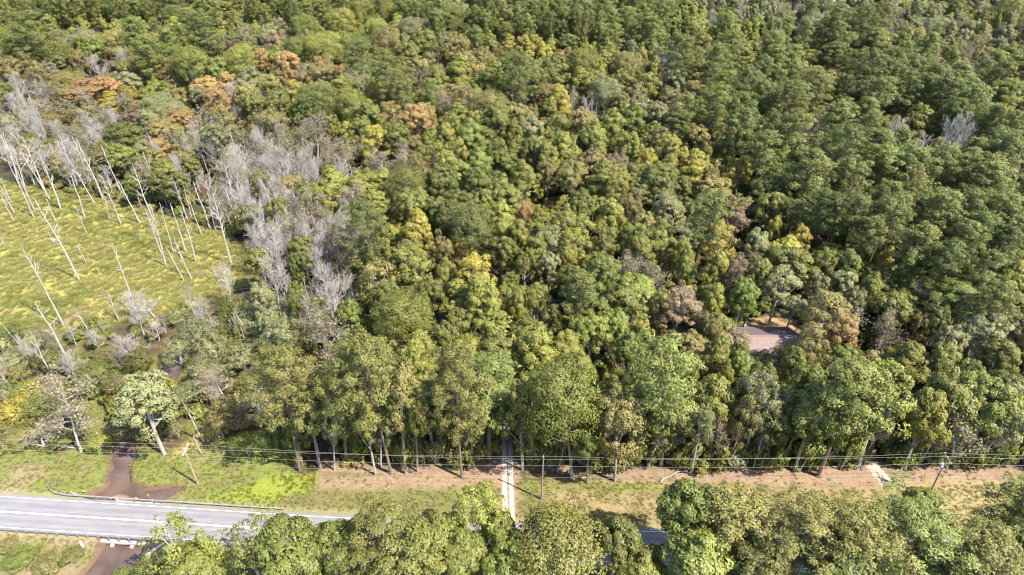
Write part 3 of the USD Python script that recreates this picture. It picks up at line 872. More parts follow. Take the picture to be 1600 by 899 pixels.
# ------------------------------------------------------------------ where each tree stands: sort, x, y, height, crown radius (, lean of the top)
FOREST = '''S -188.0 302.6 20.6 6.6;P -198.1 284.5 31.2 9.1;B -193.3 286.2 23.1 7.3;Y -211.8 292.3 21.4 5.5;O -206.2 289.2 17.5 3.6;O -166.4 292.8 22.8 8.4;Bg -175.3 289.7 20.8 5.4;P -139.9 264.6 28.6 5.9;Pg -158.1 293.7 26.8 5.5;
Pg -128.1 292.0 29.8 7.4;Y -131.2 341.9 17.4 3.0;Y -152.8 319.4 20.6 4.9;Y -239.3 345.9 19.4 4.1;O -199.8 268.0 19.9 5.1;D -200.0 280.2 12.3 4.9;N -186.8 272.0 16.7 4.3;D -169.4 275.0 17.9 5.2;D -163.4 284.3 17.0 4.5;
G -146.3 268.0 20.5 5.6;O -135.4 265.7 19.8 5.1;Y -125.2 265.2 24.0 7.7;Bg -114.6 264.3 20.3 5.0;Y -108.2 269.1 23.3 6.9;D -204.6 270.2 12.5 5.2;T -193.8 263.8 12.4 5.1;R -160.4 252.7 16.0 9.1;R -157.4 261.0 13.8 5.0;
O -174.9 264.9 15.4 6.9;G -150.6 244.4 13.6 4.8;S -151.0 265.9 14.6 6.9;Bg -140.2 260.1 14.2 5.0;S -131.9 267.4 11.4 3.4;R -117.8 256.2 15.3 6.7;R -107.7 238.6 19.2 4.7;D -103.9 246.6 17.4 4.8;S -102.1 258.2 18.6 5.0;
B -92.9 233.6 19.6 4.6;S -133.0 244.8 14.3 6.4;S -123.8 236.1 14.8 7.1;N -136.8 232.5 12.7 5.4;R -117.1 228.2 14.1 5.3;O -120.5 220.2 14.7 5.9;T -113.5 233.5 12.0 4.6;O -98.6 218.8 19.9 5.1;R -116.6 207.7 13.0 4.2;
S -109.2 211.1 13.7 5.8;S -96.3 205.5 18.5 4.9;T -147.3 231.7 12.0 4.6;T -163.0 243.0 12.2 4.8;T -174.9 243.0 12.2 4.8;B -132.5 216.0 15.0 5.8;Bg -126.8 201.4 14.0 4.8;Bg -108.9 192.4 13.1 4.0;D -85.4 189.9 18.8 6.0;
D -95.6 188.7 10.7 3.3;D -96.6 201.6 15.4 3.4;T -126.8 218.9 11.1 3.7;O -106.6 200.2 12.9 4.1;T -89.0 208.9 15.6 3.5;B -116.9 193.8 13.1 4.0;D -162.3 226.1 11.9 4.5;D -175.4 233.3 12.0 4.6;D -189.6 248.7 12.2 4.9;
D -174.7 222.7 11.9 4.5;T -154.3 222.3 11.1 3.7;D -144.6 217.6 11.8 4.4;D -167.5 207.4 10.9 3.5;D -158.6 209.6 11.7 4.3;T -138.2 200.2 10.8 3.4;D -128.0 192.8 10.7 3.3;B -101.3 194.9 12.3 3.3;T -177.5 256.5 11.6 4.1;
B -101.9 183.0 12.9 3.9;B -115.5 184.1 12.1 3.2;Y -78.5 324.2 24.0 8.1;S -44.2 315.5 21.6 8.9;P -31.9 322.3 28.6 5.9;P -15.2 314.1 24.4 3.8;P -11.9 315.6 24.4 3.8;P -18.4 320.2 24.6 3.8;Y -7.9 323.0 19.0 3.9;
S -26.0 345.5 19.0 5.2;Bg -60.2 307.6 22.5 6.7;Y -57.0 338.4 22.4 6.2;Y -71.3 338.4 22.4 6.2;Bg -93.6 313.4 22.6 6.8;N -103.5 308.1 17.3 4.8;S -108.8 310.8 18.4 4.8;Y -77.6 288.2 24.0 9.2;Bg -89.4 288.5 22.0 6.4;
Bg -67.0 288.7 23.1 7.3;P -56.2 257.0 29.8 6.6;O -54.3 293.1 22.7 7.4;B -42.7 285.9 20.8 5.4;S -30.2 305.3 16.9 3.7;O -24.5 292.6 20.4 5.5;O -12.5 285.4 17.5 3.5;G -1.8 295.5 18.4 4.1;Bg -36.6 296.3 21.0 5.6;
R -88.7 268.1 21.0 6.0;N -84.4 265.1 16.6 4.2;Y -96.9 256.3 17.8 3.2;O -90.3 250.7 18.2 4.0;G -81.2 246.6 18.2 4.0;O -72.6 263.5 20.9 5.9;R -78.6 277.1 16.5 3.0;S -81.9 269.4 17.6 4.3;S -58.8 252.7 21.5 7.4;
P -43.5 235.8 30.4 7.0;B -53.5 264.3 20.3 5.0;O -37.8 272.8 18.7 4.3;Y -27.8 255.8 19.3 4.1;Y -20.1 264.3 20.8 5.0;Y -8.2 257.7 20.7 4.9;B -2.6 273.8 19.2 4.3;B -67.9 232.8 23.4 7.8;Bg -73.0 230.0 19.5 4.5;
O -82.0 217.3 20.8 5.8;Y -55.6 226.4 22.1 6.0;G -49.7 244.5 19.4 4.7;R -42.9 240.5 19.3 4.7;O -41.4 224.0 18.9 4.4;Y -48.5 219.5 22.0 5.9;R -32.4 217.3 20.8 5.8;T -30.7 250.2 15.1 3.2;O -15.3 234.8 20.2 5.4;
O -6.7 228.0 22.0 6.9;Y -21.6 216.1 19.7 4.3;B -5.1 219.5 19.3 4.4;B -84.3 235.5 19.7 4.6;Y -62.8 243.2 20.3 4.7;T -67.6 215.9 18.6 5.8;T -59.7 201.3 16.5 4.1;D -69.2 185.9 18.7 5.9;D -52.7 186.3 16.1 3.9;
T -39.9 188.7 17.1 4.6;G -43.9 202.9 19.5 4.8;B -37.9 204.9 20.0 4.8;Y -25.1 193.2 20.2 4.6;O -29.2 187.3 18.0 3.9;Bg -13.9 208.0 20.1 4.9;Y -18.2 197.5 19.2 4.0;Y -4.1 199.2 18.0 3.3;Y -44.5 174.9 18.6 3.7;
B -28.6 172.7 21.8 6.2;B -19.8 176.1 20.2 5.0;T -79.6 201.3 16.5 4.1;T -71.3 201.3 16.5 4.1;T -51.1 195.5 16.3 4.0;O -73.6 177.0 17.8 3.7;Bg -10.4 187.7 19.6 4.5;B -9.9 176.1 19.2 4.3;T -34.2 199.8 15.4 3.4;
P 2.9 317.2 24.5 3.8;P 7.5 308.3 24.3 3.7;P 14.5 320.2 24.6 3.8;P 17.0 311.2 24.3 3.7;P 23.0 317.2 24.5 3.8;P 28.8 317.2 24.5 3.8;P 35.1 323.3 24.6 3.9;P 39.6 320.2 24.6 3.8;P 45.1 317.2 24.5 3.8;
Pg 51.1 312.1 25.5 4.7;Pg 57.0 302.0 27.0 5.6;P 3.0 330.5 26.9 5.0;P 12.8 327.3 26.9 4.9;P 22.7 330.5 26.9 5.0;P 32.6 330.5 26.9 5.0;P 45.5 330.5 26.9 5.0;P 66.6 316.1 28.5 5.8;P 56.4 336.3 24.9 4.0;
G 4.5 290.0 20.3 5.5;G 10.2 301.2 17.7 3.7;Bg 16.7 299.8 18.2 3.7;P 3.0 237.8 30.4 7.1;B 15.7 259.9 21.4 5.9;Y 27.9 269.1 23.3 6.9;Y 39.1 285.9 21.3 5.4;O 45.6 268.4 22.1 6.9;S 60.4 299.8 16.8 3.7;
Y 53.9 287.9 18.4 3.6;D 60.8 279.4 16.9 4.4;P 63.1 256.3 31.1 7.5;Bg 74.0 319.4 20.1 4.9;Y 82.6 319.3 22.0 5.9;Y 86.3 301.8 21.6 5.6;P 72.7 248.5 29.5 6.4;P 90.7 279.2 25.6 4.3;Y 93.4 276.0 21.1 5.2;
P 80.8 228.9 28.8 6.0;P 93.2 251.8 24.8 3.9;D 95.2 370.7 16.9 4.4;Bg 97.9 322.3 21.5 6.0;G 16.9 236.7 19.2 4.6;O 11.8 242.6 18.1 3.9;D 23.1 244.3 15.0 3.1;Y 30.6 251.3 20.5 4.8;S 34.4 242.1 20.3 6.4;
Y 41.7 255.8 19.3 4.1;Y 51.5 251.3 20.5 4.8;S 62.9 252.0 19.6 5.7;Pg 66.3 213.6 28.4 6.5;O 44.4 240.5 19.3 4.7;O 67.4 242.5 19.3 4.7;P 74.8 210.8 26.7 4.9;P 84.7 225.3 25.7 4.4;N 3.1 238.4 14.9 3.1;
O 4.4 220.5 18.8 4.4;S 7.0 210.1 18.6 5.0;Y 15.2 218.0 18.5 3.6;Bg 27.0 206.4 20.1 4.9;Bg 33.7 216.0 20.3 5.0;Bg 41.6 221.1 20.4 5.1;S 51.5 226.8 18.0 4.5;O 57.2 219.0 20.9 5.9;Y 16.1 197.5 20.3 4.7;
B 6.7 197.5 18.7 4.0;N 32.6 192.7 16.3 4.0;Y 37.7 197.5 19.2 4.0;G 42.5 192.9 17.0 3.3;Y 50.1 199.0 19.3 4.0;G 53.8 184.6 19.0 4.5;Y 60.5 196.3 18.0 3.3;G 64.8 183.5 16.8 3.2;G 70.3 187.5 16.9 3.2;
Y 3.7 177.3 20.7 5.0;O 11.0 186.1 16.8 3.2;O 17.7 180.7 17.9 3.8;B 42.2 177.3 20.2 5.0;O 59.3 182.2 16.7 3.1;O 24.1 220.5 18.8 4.4;O 67.8 207.5 18.5 4.2;B 72.9 203.5 18.9 4.1;O 60.1 207.5 18.5 4.2;
O 26.0 187.3 18.0 3.9;Y 31.2 177.4 18.7 3.7;P 73.4 196.3 27.6 5.3;P 71.4 180.0 26.9 5.0;P 112.6 200.8 24.9 4.0;D 120.5 198.1 25.3 4.7;D 134.0 194.5 27.7 6.0;D 143.4 199.5 22.4 3.3;Y 136.5 216.1 19.7 4.3;
T 155.7 265.2 15.3 3.3;S 196.4 322.8 19.9 6.0;S 136.5 315.5 21.6 7.9;Y 130.7 294.4 18.5 3.6;S 124.9 325.8 18.6 5.0;Y 236.9 338.6 23.7 7.3;S 231.6 349.0 19.0 5.3;O 176.8 306.3 20.7 5.7;T 171.6 311.0 16.0 3.8;
O 113.7 268.1 18.6 4.2;T 102.1 207.5 14.3 2.8;Pg 140.9 303.8 28.7 6.6;P 152.8 300.2 29.7 6.6;P 90.1 212.7 29.5 6.4;B 111.8 245.3 22.1 6.4;P 129.7 244.4 29.3 6.4;P 144.2 254.6 26.7 4.8;P 105.0 204.5 26.5 4.8;
P 121.9 221.8 28.5 5.9;P 148.9 235.3 27.6 5.3;P 149.4 224.3 27.2 5.1;P 151.3 215.0 28.3 5.7;P 170.7 244.2 26.3 4.7;Pg 166.2 225.0 26.2 5.2;P 151.1 193.4 27.4 5.3;P 140.9 178.7 26.9 4.9;P 145.5 210.1 25.2 4.1;
B 139.0 231.7 20.7 5.3;P 94.0 179.1 29.2 6.3;P 83.9 188.7 28.5 5.8;Pg 105.9 182.8 27.2 5.7;P 111.4 168.5 27.6 5.4;Pg 104.3 170.4 26.7 5.4;P 123.2 172.5 26.6 4.8;Pg 130.4 170.4 26.7 5.4;P 80.9 168.5 27.6 5.4;
Bg 82.9 187.7 19.6 4.5;P 92.5 164.4 26.3 4.6;P 115.7 184.5 25.8 4.4;P 131.2 163.2 26.2 4.6;Pg 137.3 185.7 23.5 3.8;P -33.6 137.8 28.7 6.0;G -24.4 149.4 18.9 4.4;Y -36.2 143.0 17.7 3.2;Y -23.8 134.9 20.2 4.7;
O -31.9 127.4 19.7 5.0;B -10.9 148.0 21.7 6.1;B -2.7 142.1 17.3 3.2;G -13.7 145.4 15.2 2.2;G -8.1 130.7 19.8 5.1;Y -16.5 133.3 17.4 3.0;Y -6.7 120.6 20.5 4.8;Y -23.1 113.8 22.3 6.1;B -28.4 122.7 17.6 3.4;
D -44.7 131.3 17.2 4.6;D -40.9 129.1 14.8 3.0;D -48.4 140.4 15.9 3.7;T -41.2 139.1 14.1 2.6;D -63.0 149.1 16.9 4.5;D -60.0 165.5 15.7 3.6;T -52.6 159.6 15.5 3.5;D -55.8 133.2 14.9 3.1;S -58.1 124.6 15.5 2.9;
S -50.5 110.2 16.7 3.6;S -55.5 117.1 15.3 2.8;D -47.7 122.7 13.7 2.4;T -43.4 118.0 14.5 2.8;T -45.3 168.8 17.5 4.8;D -35.3 167.7 13.6 2.4;B -28.0 162.2 20.6 5.3;B -20.2 158.9 18.7 4.0;B -14.6 162.1 19.8 4.7;
B -7.7 164.4 17.9 3.5;Bg -36.9 118.3 16.6 2.8;B -53.1 138.7 16.1 2.6;B -50.6 124.5 15.7 2.4;Y -52.0 166.7 18.4 3.5;B -64.0 160.0 17.8 3.4;Y -2.8 152.7 18.0 3.3;T -47.1 149.4 14.3 2.7;D -69.5 161.0 15.6 3.5;
B -1.0 130.1 15.8 2.5;B -18.3 125.0 17.7 3.4;B -12.5 112.6 17.3 3.2;R 3.5 160.9 16.2 2.9;Y 7.6 160.3 16.0 2.3;Y 13.5 153.6 20.0 4.5;B 19.5 164.4 17.9 3.5;Y 26.8 156.8 20.1 4.6;O 33.3 165.2 17.5 3.5;
O 35.4 155.4 17.2 3.4;S 42.5 160.5 18.2 4.7;P 48.2 147.2 26.7 4.8;N 61.3 159.6 15.5 3.5;G 53.0 146.5 18.8 4.4;Y 23.8 144.8 19.7 4.3;Y 31.6 143.0 20.5 4.8;Bg 38.4 147.7 19.3 4.4;Y 43.7 140.3 17.6 3.1;
Y 5.4 142.1 17.7 3.2;S 9.5 137.9 15.8 3.1;Y 3.2 137.6 17.6 3.1;Y 13.9 140.3 17.6 3.1;Bg 21.3 130.7 19.6 4.6;Pg 14.4 116.9 24.3 4.1;Bg 25.0 120.6 20.0 4.8;T 33.6 133.2 16.5 4.1;N 37.9 120.6 16.8 4.4;
O 34.4 122.5 16.3 2.9;N 54.5 133.0 14.9 3.1;Bg 53.0 123.5 17.7 3.4;Y 46.3 123.6 17.1 2.9;Y 50.2 135.8 17.5 3.1;Y 5.8 122.0 18.1 3.4;Y 1.4 119.7 18.0 3.3;Y 5.2 103.1 21.2 5.3;Bg 16.9 110.6 18.9 4.1;
Bg 22.3 112.6 17.3 3.2;Bg 24.4 104.7 18.7 4.0;Y 14.3 99.7 18.2 3.4;Y 28.0 112.6 16.8 2.7;Y 42.3 103.4 18.3 3.5;Y 43.3 99.2 16.4 2.5;B 47.1 105.1 15.6 2.2;O 43.7 113.8 16.0 2.8;Y 1.1 149.7 17.9 3.3;
Y 19.1 151.7 18.0 3.3;B 13.8 131.6 17.0 3.0;S 62.6 146.2 16.1 3.2;B 59.9 133.3 17.0 3.0;N 43.3 117.3 13.6 2.4;B 8.5 116.1 16.5 2.8;Bg 46.4 101.0 16.0 2.6;S 63.4 128.3 17.7 4.3;G 74.5 147.4 17.0 3.3;
G 70.0 155.5 15.2 2.2;S 79.9 124.2 15.0 2.7;T 96.6 126.8 15.1 3.2;T 83.4 114.2 15.6 3.5;R 70.9 111.0 17.7 3.6;T 71.8 124.2 13.6 2.2;G 92.7 139.2 15.7 2.6;Pg 105.1 114.1 24.2 4.1;S 100.3 109.9 18.7 5.0;
S 93.9 108.8 16.7 3.6;O 63.2 107.8 18.3 4.0;Y 79.7 101.0 19.7 4.3;Bg 70.4 97.4 17.6 3.4;Bg 92.5 98.5 16.8 3.0;Bg 58.0 102.1 17.0 3.0;P 82.2 148.1 24.4 3.7;P 79.8 152.1 24.5 3.8;P 87.5 148.6 25.6 4.3;
P 95.3 142.5 26.5 4.7;P 95.4 133.6 26.0 4.5;P 99.1 128.2 24.7 3.9;Pg 106.6 135.0 25.1 4.6;P 112.8 138.0 26.2 4.6;P 116.1 134.0 25.0 4.0;P 105.9 124.2 24.5 3.8;P 87.8 140.6 24.0 3.6;P 95.1 148.6 25.6 4.3;
P 105.8 149.2 26.8 4.9;Pg 114.1 149.8 25.8 4.9;P 121.5 148.2 26.7 4.9;P 125.4 145.2 24.2 3.7;B 82.6 135.8 17.1 3.1;B 94.2 131.6 17.0 3.0;Y 84.7 128.0 16.7 2.7;O 105.1 126.4 16.4 2.9;B 108.0 123.5 17.7 3.4;
B 93.8 115.3 17.4 3.2;O 90.4 115.9 15.2 2.3;Y 117.1 129.0 18.3 3.5;S 109.1 112.2 16.8 3.7;B 99.9 102.1 17.8 3.5;B 87.8 102.1 17.0 3.0;B 77.4 137.6 17.1 3.1'''
EDGE = '''Po -41.7 84.5 31.3 6.1 1.6;Y -26.7 83.7 23.2 2.9 -0.1;Po -23.7 84.0 34.8 6.6 -0.0;
O -20.8 83.9 29.2 4.3 1.0;Bg -18.6 84.5 22.4 2.9 1.1;Po -9.8 83.1 33.5 6.0 0.1;Pg -4.5 87.6 25.6 5.5 -1.0;Y 2.1 84.8 23.6 4.0 -0.5;Bg 11.7 82.7 31.8 7.2 -4.5;Bg 14.6 81.9 17.7 3.1 -1.2;O 19.9 82.2 25.5 4.5 -1.1;Pg 29.5 85.7 34.1 5.9 -2.1;
Y 40.0 89.0 21.8 4.8 -1.5;S 46.8 87.9 24.5 4.9 -2.0;Bg 55.7 84.8 22.0 5.1 -0.8;Pg 59.8 83.4 28.1 5.9 -0.2;Y 68.1 85.1 30.3 5.9 -3.3;Y 77.6 85.2 23.2 4.2 -3.6;T 85.9 85.5 17.9 4.7 -4.6;S 96.3 86.0 22.4 5.8 -6.3;B -37.9 85.5 22.9 4.2 1.6;
Po -33.1 86.8 29.4 6.2 2.2;B -15.3 86.8 21.6 4.8 0.1;B 6.4 87.6 20.8 4.8 -0.8;B 25.6 87.6 17.5 4.9 -1.4;Bg 34.5 87.6 17.5 4.4 -1.5;B 50.7 88.1 18.6 4.9 -0.7;Bg 92.1 87.6 24.0 5.3 -6.4;S -70.0 88.7 22.1 5.2 0.9;T -87.0 89.2 20.0 5.0 2.5;
B -7.6 86.0 22.4 3.7 0.2;Y 65.2 87.6 20.8 4.8 -2.6;B 83.4 88.1 22.7 5.4 -3.8'''
FORE = '''W -53.5 60.8 21.0 4.8;W -48.1 60.4 18.2 3.6;W -41.2 59.8 19.6 4.4;Bg -50.0 57.9 14.0 4.5;Bg -59.3 60.2 8.4 3.1;W -39.7 64.4 18.2 2.3;Bg -33.7 57.7 19.6 5.9;
Bg -28.3 59.3 18.2 4.0;Po -20.3 58.0 22.4 6.0;Po -14.6 57.6 21.0 4.9;Y -4.4 64.8 21.0 5.1;Bg -7.9 58.5 19.6 5.4;Bg -2.5 62.1 18.2 3.0;Y -24.4 62.1 18.2 3.2;Bg -11.1 61.8 18.2 3.4;Y 5.8 58.0 22.4 7.7;
Bg 0.0 57.2 18.2 4.9;B 16.5 60.4 18.2 4.2;Bg 28.2 64.8 21.0 4.9;Po 34.9 62.1 22.4 4.8;Bg 28.0 57.1 21.0 5.8;B 36.8 56.6 19.6 5.3;Po 45.3 59.6 23.8 6.6;Po 51.5 56.9 23.8 7.6;Pg 59.5 58.8 23.8 7.0;
P 48.0 55.6 19.6 5.8;Po 70.1 57.0 22.4 4.8;Pg 79.2 62.4 22.4 5.2;Pg 77.1 57.7 19.6 5.9;B 65.7 56.7 16.8 4.9;Bg 19.8 57.3 15.4 4.5;Bg 70.6 70.8 12.6 3.3'''
LOW = '''S -74.5 119.7 9.0 5.4;S -68.1 114.2 9.0 4.6;S -76.4 114.8 8.0 3.8;
T -62.2 103.1 9.0 4.1;B -78.1 105.7 6.0 3.9;B -84.7 112.8 6.0 3.5;O -88.7 116.6 5.0 3.3;B -69.0 129.8 8.0 4.4;S -63.5 124.9 8.0 4.3;S -67.3 107.6 8.0 4.2;S -57.4 117.4 9.0 4.4;Bg -52.4 110.5 10.0 4.3;
S -59.8 111.0 9.0 4.8;B -54.6 103.1 9.0 4.6;O -57.4 95.3 10.0 4.4;S -68.3 102.3 7.0 4.1;Y -72.0 99.1 6.0 3.5;Y -104.4 102.8 6.0 4.1;G -103.9 97.4 6.0 4.0;B -98.1 96.9 7.0 4.0;S -112.9 112.8 6.0 3.8;
B -106.2 113.4 5.0 3.5;S -101.4 115.0 4.0 2.6;B -92.1 108.7 6.0 3.7;O -84.9 104.2 7.0 3.6;S -94.4 107.2 5.0 3.4;O -81.0 93.9 6.0 3.1;O -100.8 92.3 4.0 4.7;T -95.3 91.0 5.0 3.9;B -91.5 90.3 3.0 2.3;
Y -83.4 89.8 4.0 2.6;T -52.2 95.3 10.0 4.7;Bg -48.2 88.9 6.0 3.8;O -59.5 92.9 8.0 3.4;B -74.5 93.9 6.0 3.7;B -118.6 122.2 5.0 3.0;O -94.6 116.1 4.0 3.0;Bg -84.9 65.1 3.0 2.9;O -79.8 63.9 3.0 2.6;
B -76.5 65.8 2.5 2.2;Bg -66.5 62.4 3.0 2.4;O -88.9 67.9 2.0 1.6;B 48.7 107.5 11.0 4.2;B 55.8 110.4 8.0 3.1;O 60.9 111.6 8.0 3.2;N 52.5 114.7 7.0 2.6;Bg 65.4 110.7 11.0 4.2;N 48.2 111.8 13.0 4.3;
Y 46.4 116.5 14.0 4.4;S 65.6 124.0 13.0 3.9;Y 56.8 102.6 10.0 3.8;S -54.1 124.3 9.0 4.6;B -49.5 115.3 9.0 4.4;Y -53.6 89.4 5.0 3.1;N -80.5 104.7 6.0 3.5'''
SNAG = '''K -146.0 178.5 19.4 0.3 1.1;K -147.7 181.9 16.4 0.3 0.6;K -145.9 188.1 18.3 0.3 -0.9;
K -140.0 182.7 18.5 0.3 0.5;K -152.8 180.4 9.6 0.3 -0.4;K -150.2 175.6 9.3 0.3 -0.2;K -158.0 186.9 9.1 0.3 1.1;K -137.6 175.6 8.8 0.3 0.2;K -116.1 146.6 25.5 0.3 -0.8;K -132.0 163.8 4.4 0.3 0.1;K -130.6 178.5 15.7 0.3 0.8;K -124.7 168.5 9.6 0.3 0.5;
K -130.8 186.1 15.5 0.3 -1.6;K -130.1 189.3 21.3 0.3 0.3;K -122.6 177.8 9.7 0.3 2.0;K -117.3 174.1 16.4 0.3 -0.2;K -111.8 174.9 15.2 0.3 -2.3;K -107.3 164.5 5.0 0.3 1.3;K -149.9 201.9 14.3 0.3 1.2;K -148.8 206.4 13.3 0.3 -0.2;K -144.7 162.2 3.7 0.3 -0.3;
K -110.5 127.7 23.7 0.3 0.1;K -117.5 153.7 7.2 0.3 0.3;K -94.0 132.1 21.3 0.3 0.7;K -97.6 129.6 9.7 0.3 0.5;K -103.7 116.3 17.5 0.3 0.3;K -110.3 122.3 3.1 0.3 0.5;K -110.0 118.9 3.2 0.3 0.0;K -104.0 110.4 14.0 0.3 0.3;K -112.4 108.0 7.8 0.3 0.2;
K -113.7 110.6 7.7 0.3 0.1;K -91.8 106.0 5.9 0.3 -0.6;K -98.7 158.3 14.9 0.3 0.7;K -95.8 159.6 16.1 0.3 1.1;K -87.9 146.0 11.0 0.3 -1.6;K -86.5 147.5 12.8 0.3 -0.1;K -87.5 154.3 17.5 0.3 0.7;K -92.2 159.6 16.1 0.3 -0.5;K -94.9 151.9 19.3 0.3 1.0;
K -77.3 153.4 23.1 0.3 0.4;K -89.4 171.3 16.3 0.3 -0.5;K -87.8 170.6 13.4 0.3 1.5;K -91.2 168.5 13.7 0.3 -0.5;K -75.5 143.8 6.5 0.3 1.1;K -108.7 176.7 19.3 0.3 -0.2;K -112.7 190.1 16.7 0.3 0.2;K -97.1 176.7 12.1 0.3 0.6;K -89.1 127.7 4.1 0.3 0.2;
K -86.3 123.0 7.0 0.3 1.0;K -82.2 175.6 20.9 0.3 0.9;K -151.2 194.2 19.0 0.3 2.0;K -157.5 194.2 16.9 0.3 2.4;K -161.9 198.5 19.2 0.3 3.4;K -143.0 198.5 18.1 0.3 2.0;K -126.4 194.2 16.9 0.3 -0.1;K -63.2 92.0 11.9 0.3 -1.2;K -62.6 88.9 5.6 0.3 -0.2;
K -52.8 88.1 3.3 0.3 -0.2;K -51.9 96.8 11.4 0.3 1.2'''



def rows(t):
    for line in t.replace('\n', '').split(';'):
        p = line.split()
        if p:
            yield p[0], *map(float, p[1:])


NAMES = {'P': ('pine_tree', 'pine tree', 'dark green pine'), 'Po': ('pine_tree', 'pine tree', 'olive green pine'), 'Pg': ('pine_tree', 'pine tree', 'mid green pine'),
         'B': ('green_tree', 'leafy tree', 'dark green leafy tree'), 'Bg': ('green_tree', 'leafy tree', 'fresh green leafy tree'),
         'Y': ('yellow_green_tree', 'turning tree', 'yellow green tree'), 'O': ('olive_tree_crown', 'dull tree', 'dull olive tree'),
         'S': ('silvery_tree', 'silvery tree', 'silvery grey green tree'), 'R': ('orange_tree_crown', 'autumn tree', 'rusty orange autumn tree'),
         'N': ('brown_tree', 'autumn tree', 'brown withered tree'), 'G': ('golden_tree', 'autumn tree', 'golden yellow autumn tree'),
         'T': ('thinning_tree', 'bare tree', 'thinning pale tree'), 'D': ('dead_tree', 'bare tree', 'bare grey tree'), 'K': ('bleached_snag', 'dead snag', 'bleached dead trunk'), 'W': ('yellow_green_tree', 'turning tree', 'wispy yellow green tree'), 'U': ('shrub', 'shrub', 'bushy shrub')}
NAMES['O'] = ('dull_green_tree', 'dull tree', 'dull olive tree')
NAMES['R'] = ('autumn_tree', 'autumn tree', 'rusty orange autumn tree')


def zone(x, y):
    if y < 68:
        return 'in the foreground along the road'
    if y < 88.5 and x > -52:
        return 'in the front row behind the wires'
    if x < -48 and y < 122 and x < -48 - (y - 105) * .4:
        return 'in the creek scrub'
    if sdist(MEADOW, V3([x]), V3([y]))[0] > -3:
        return 'standing in the yellow meadow'
    if x < -75 and y < 235:
        return 'in the grey thicket behind the meadow'
    if x < -38 and y < 190:
        return 'at the right rim of the meadow'
    if 40 < x < 80 and y < 140:
        return 'close around the house roof'
    if y < 130:
        return 'in the wood left of the driveway' if x < -1 else 'in the wood right of the driveway'
    if y < 200:
        return 'mid-wood, left' if x < -20 else ('mid-wood, behind the house' if x > 35 else 'mid-wood, above the driveway')
    if y < 280:
        return 'far back above the meadow' if x < -60 else ('far back in the central wood' if x < 60 else 'far back in the right-hand pines')
    return 'in the farthest forest, left' if x < -70 else ('in the farthest forest, middle' if x < 90 else 'in the farthest forest, right')


TEN = 'first second third fourth fifth sixth seventh eighth ninth tenth eleventh twelfth thirteenth fourteenth fifteenth sixteenth seventeenth eighteenth nineteenth twentieth'.split()
alike = {}


def size_word(sort, h, r):
    if sort == 'K':
        return 'short ' if h < 8 else ('tall ' if h > 17 else '')
    return 'wide ' if r > 5.9 else ('slender ' if r < 3.4 else '')


def name_the_alike():
    """Small sets of look-alikes are told apart by their order in view; large ones share a label and a group."""
    for label, prims in alike.items():
        prims.sort(key=lambda t: t[1])
        n = len(prims)
        for k, (p, _) in enumerate(prims):
            if n == 1:
                tag(p, label)
            elif n <= 20:
                tag(p, label + f', {TEN[k]} from the left')
            else:
                tag(p, label, group=label)


rngp = np.random.default_rng(77)
count = {}
trees = []      # everything that is planted, for the clearance test


def plant(sort, x, y, h, r, tx=0.0, label=None, z=None):
    if h < 11.5 and sort not in 'KDT' and any(f[2] < 9 for f in FORM[sort]):
        forms = [f for f in FORM[sort] if f[2] < 9]
    else:
        forms = [f for f in FORM[sort] if (f[1] > 6) == (r > 5.9) and (f[2] > 9 or sort == 'U')] or FORM[sort]
    path, r0, h0 = forms[int(rngp.integers(len(forms)))]
    name, cat, look = NAMES[sort]
    if z is None:
        z = float(height(V3([x]), V3([y]))[0]) if (-221 < x < 137 and 39 < y < 215) else -.6
    sx = r / r0 * rngp.uniform(.95, 1.05)
    lean = math.degrees(math.atan2(tx, h)) + float(rngp.normal(0, 1.4))
    if sort == 'K':
        sx = min(1.2, max(.5, (h / 15) ** .7)) * rngp.uniform(.75, 1.15)
    sy = sx * (rngp.uniform(.9, 1.1) if sort != 'K' else 1)
    x_ = UsdGeom.Xform.Define(stage, numbered('/World', name))
    x_.AddTranslateOp().Set((x, y, z))
    if lean:
        x_.AddRotateYOp().Set(lean)
    x_.AddRotateZOp().Set(float(rngp.uniform(0, 360)))
    x_.AddScaleOp().Set((sx, sy, h / h0))
    tag(x_, label, cat)
    if label is None:
        alike.setdefault(f'{size_word(sort, h, r)}{look} {zone(x, y)}', []).append((x_.GetPrim(), x / (y + 60)))
    p = x_.GetPrim()
    p.GetReferences().AddInternalReference(path)
    p.SetInstanceable(True)
    return p


listed = [*rows(EDGE), *rows(FORE), *rows(LOW), *rows(FOREST)]
for row in listed:
    trees.append((row[1], row[2], row[4] if row[0] not in ('D', 'T') else row[4] * .8, row[0], row[3]))
snags = list(rows(SNAG))

# ---- fill the wood between the listed trees: the sort follows the nearest listed trees
T = V3([t[:3] for t in trees])
ref = [t for t in rows(FOREST)]
RX = V3([t[1:3] for t in ref])
cell = {}
for x, y, r in T:
    cell.setdefault((int(x // 10), int(y // 10)), []).append((x, y, r))


def is_clear(x, y, r):
    i, j = int(x // 10), int(y // 10)
    for a in (-2, -1, 0, 1, 2):
        for b in (-2, -1, 0, 1, 2):
            for X, Y, R_ in cell.get((i + a, j + b), ()):
                if (X - x) ** 2 + (Y - y) ** 2 < (.66 * (r + R_)) ** 2:
                    return False
    return True


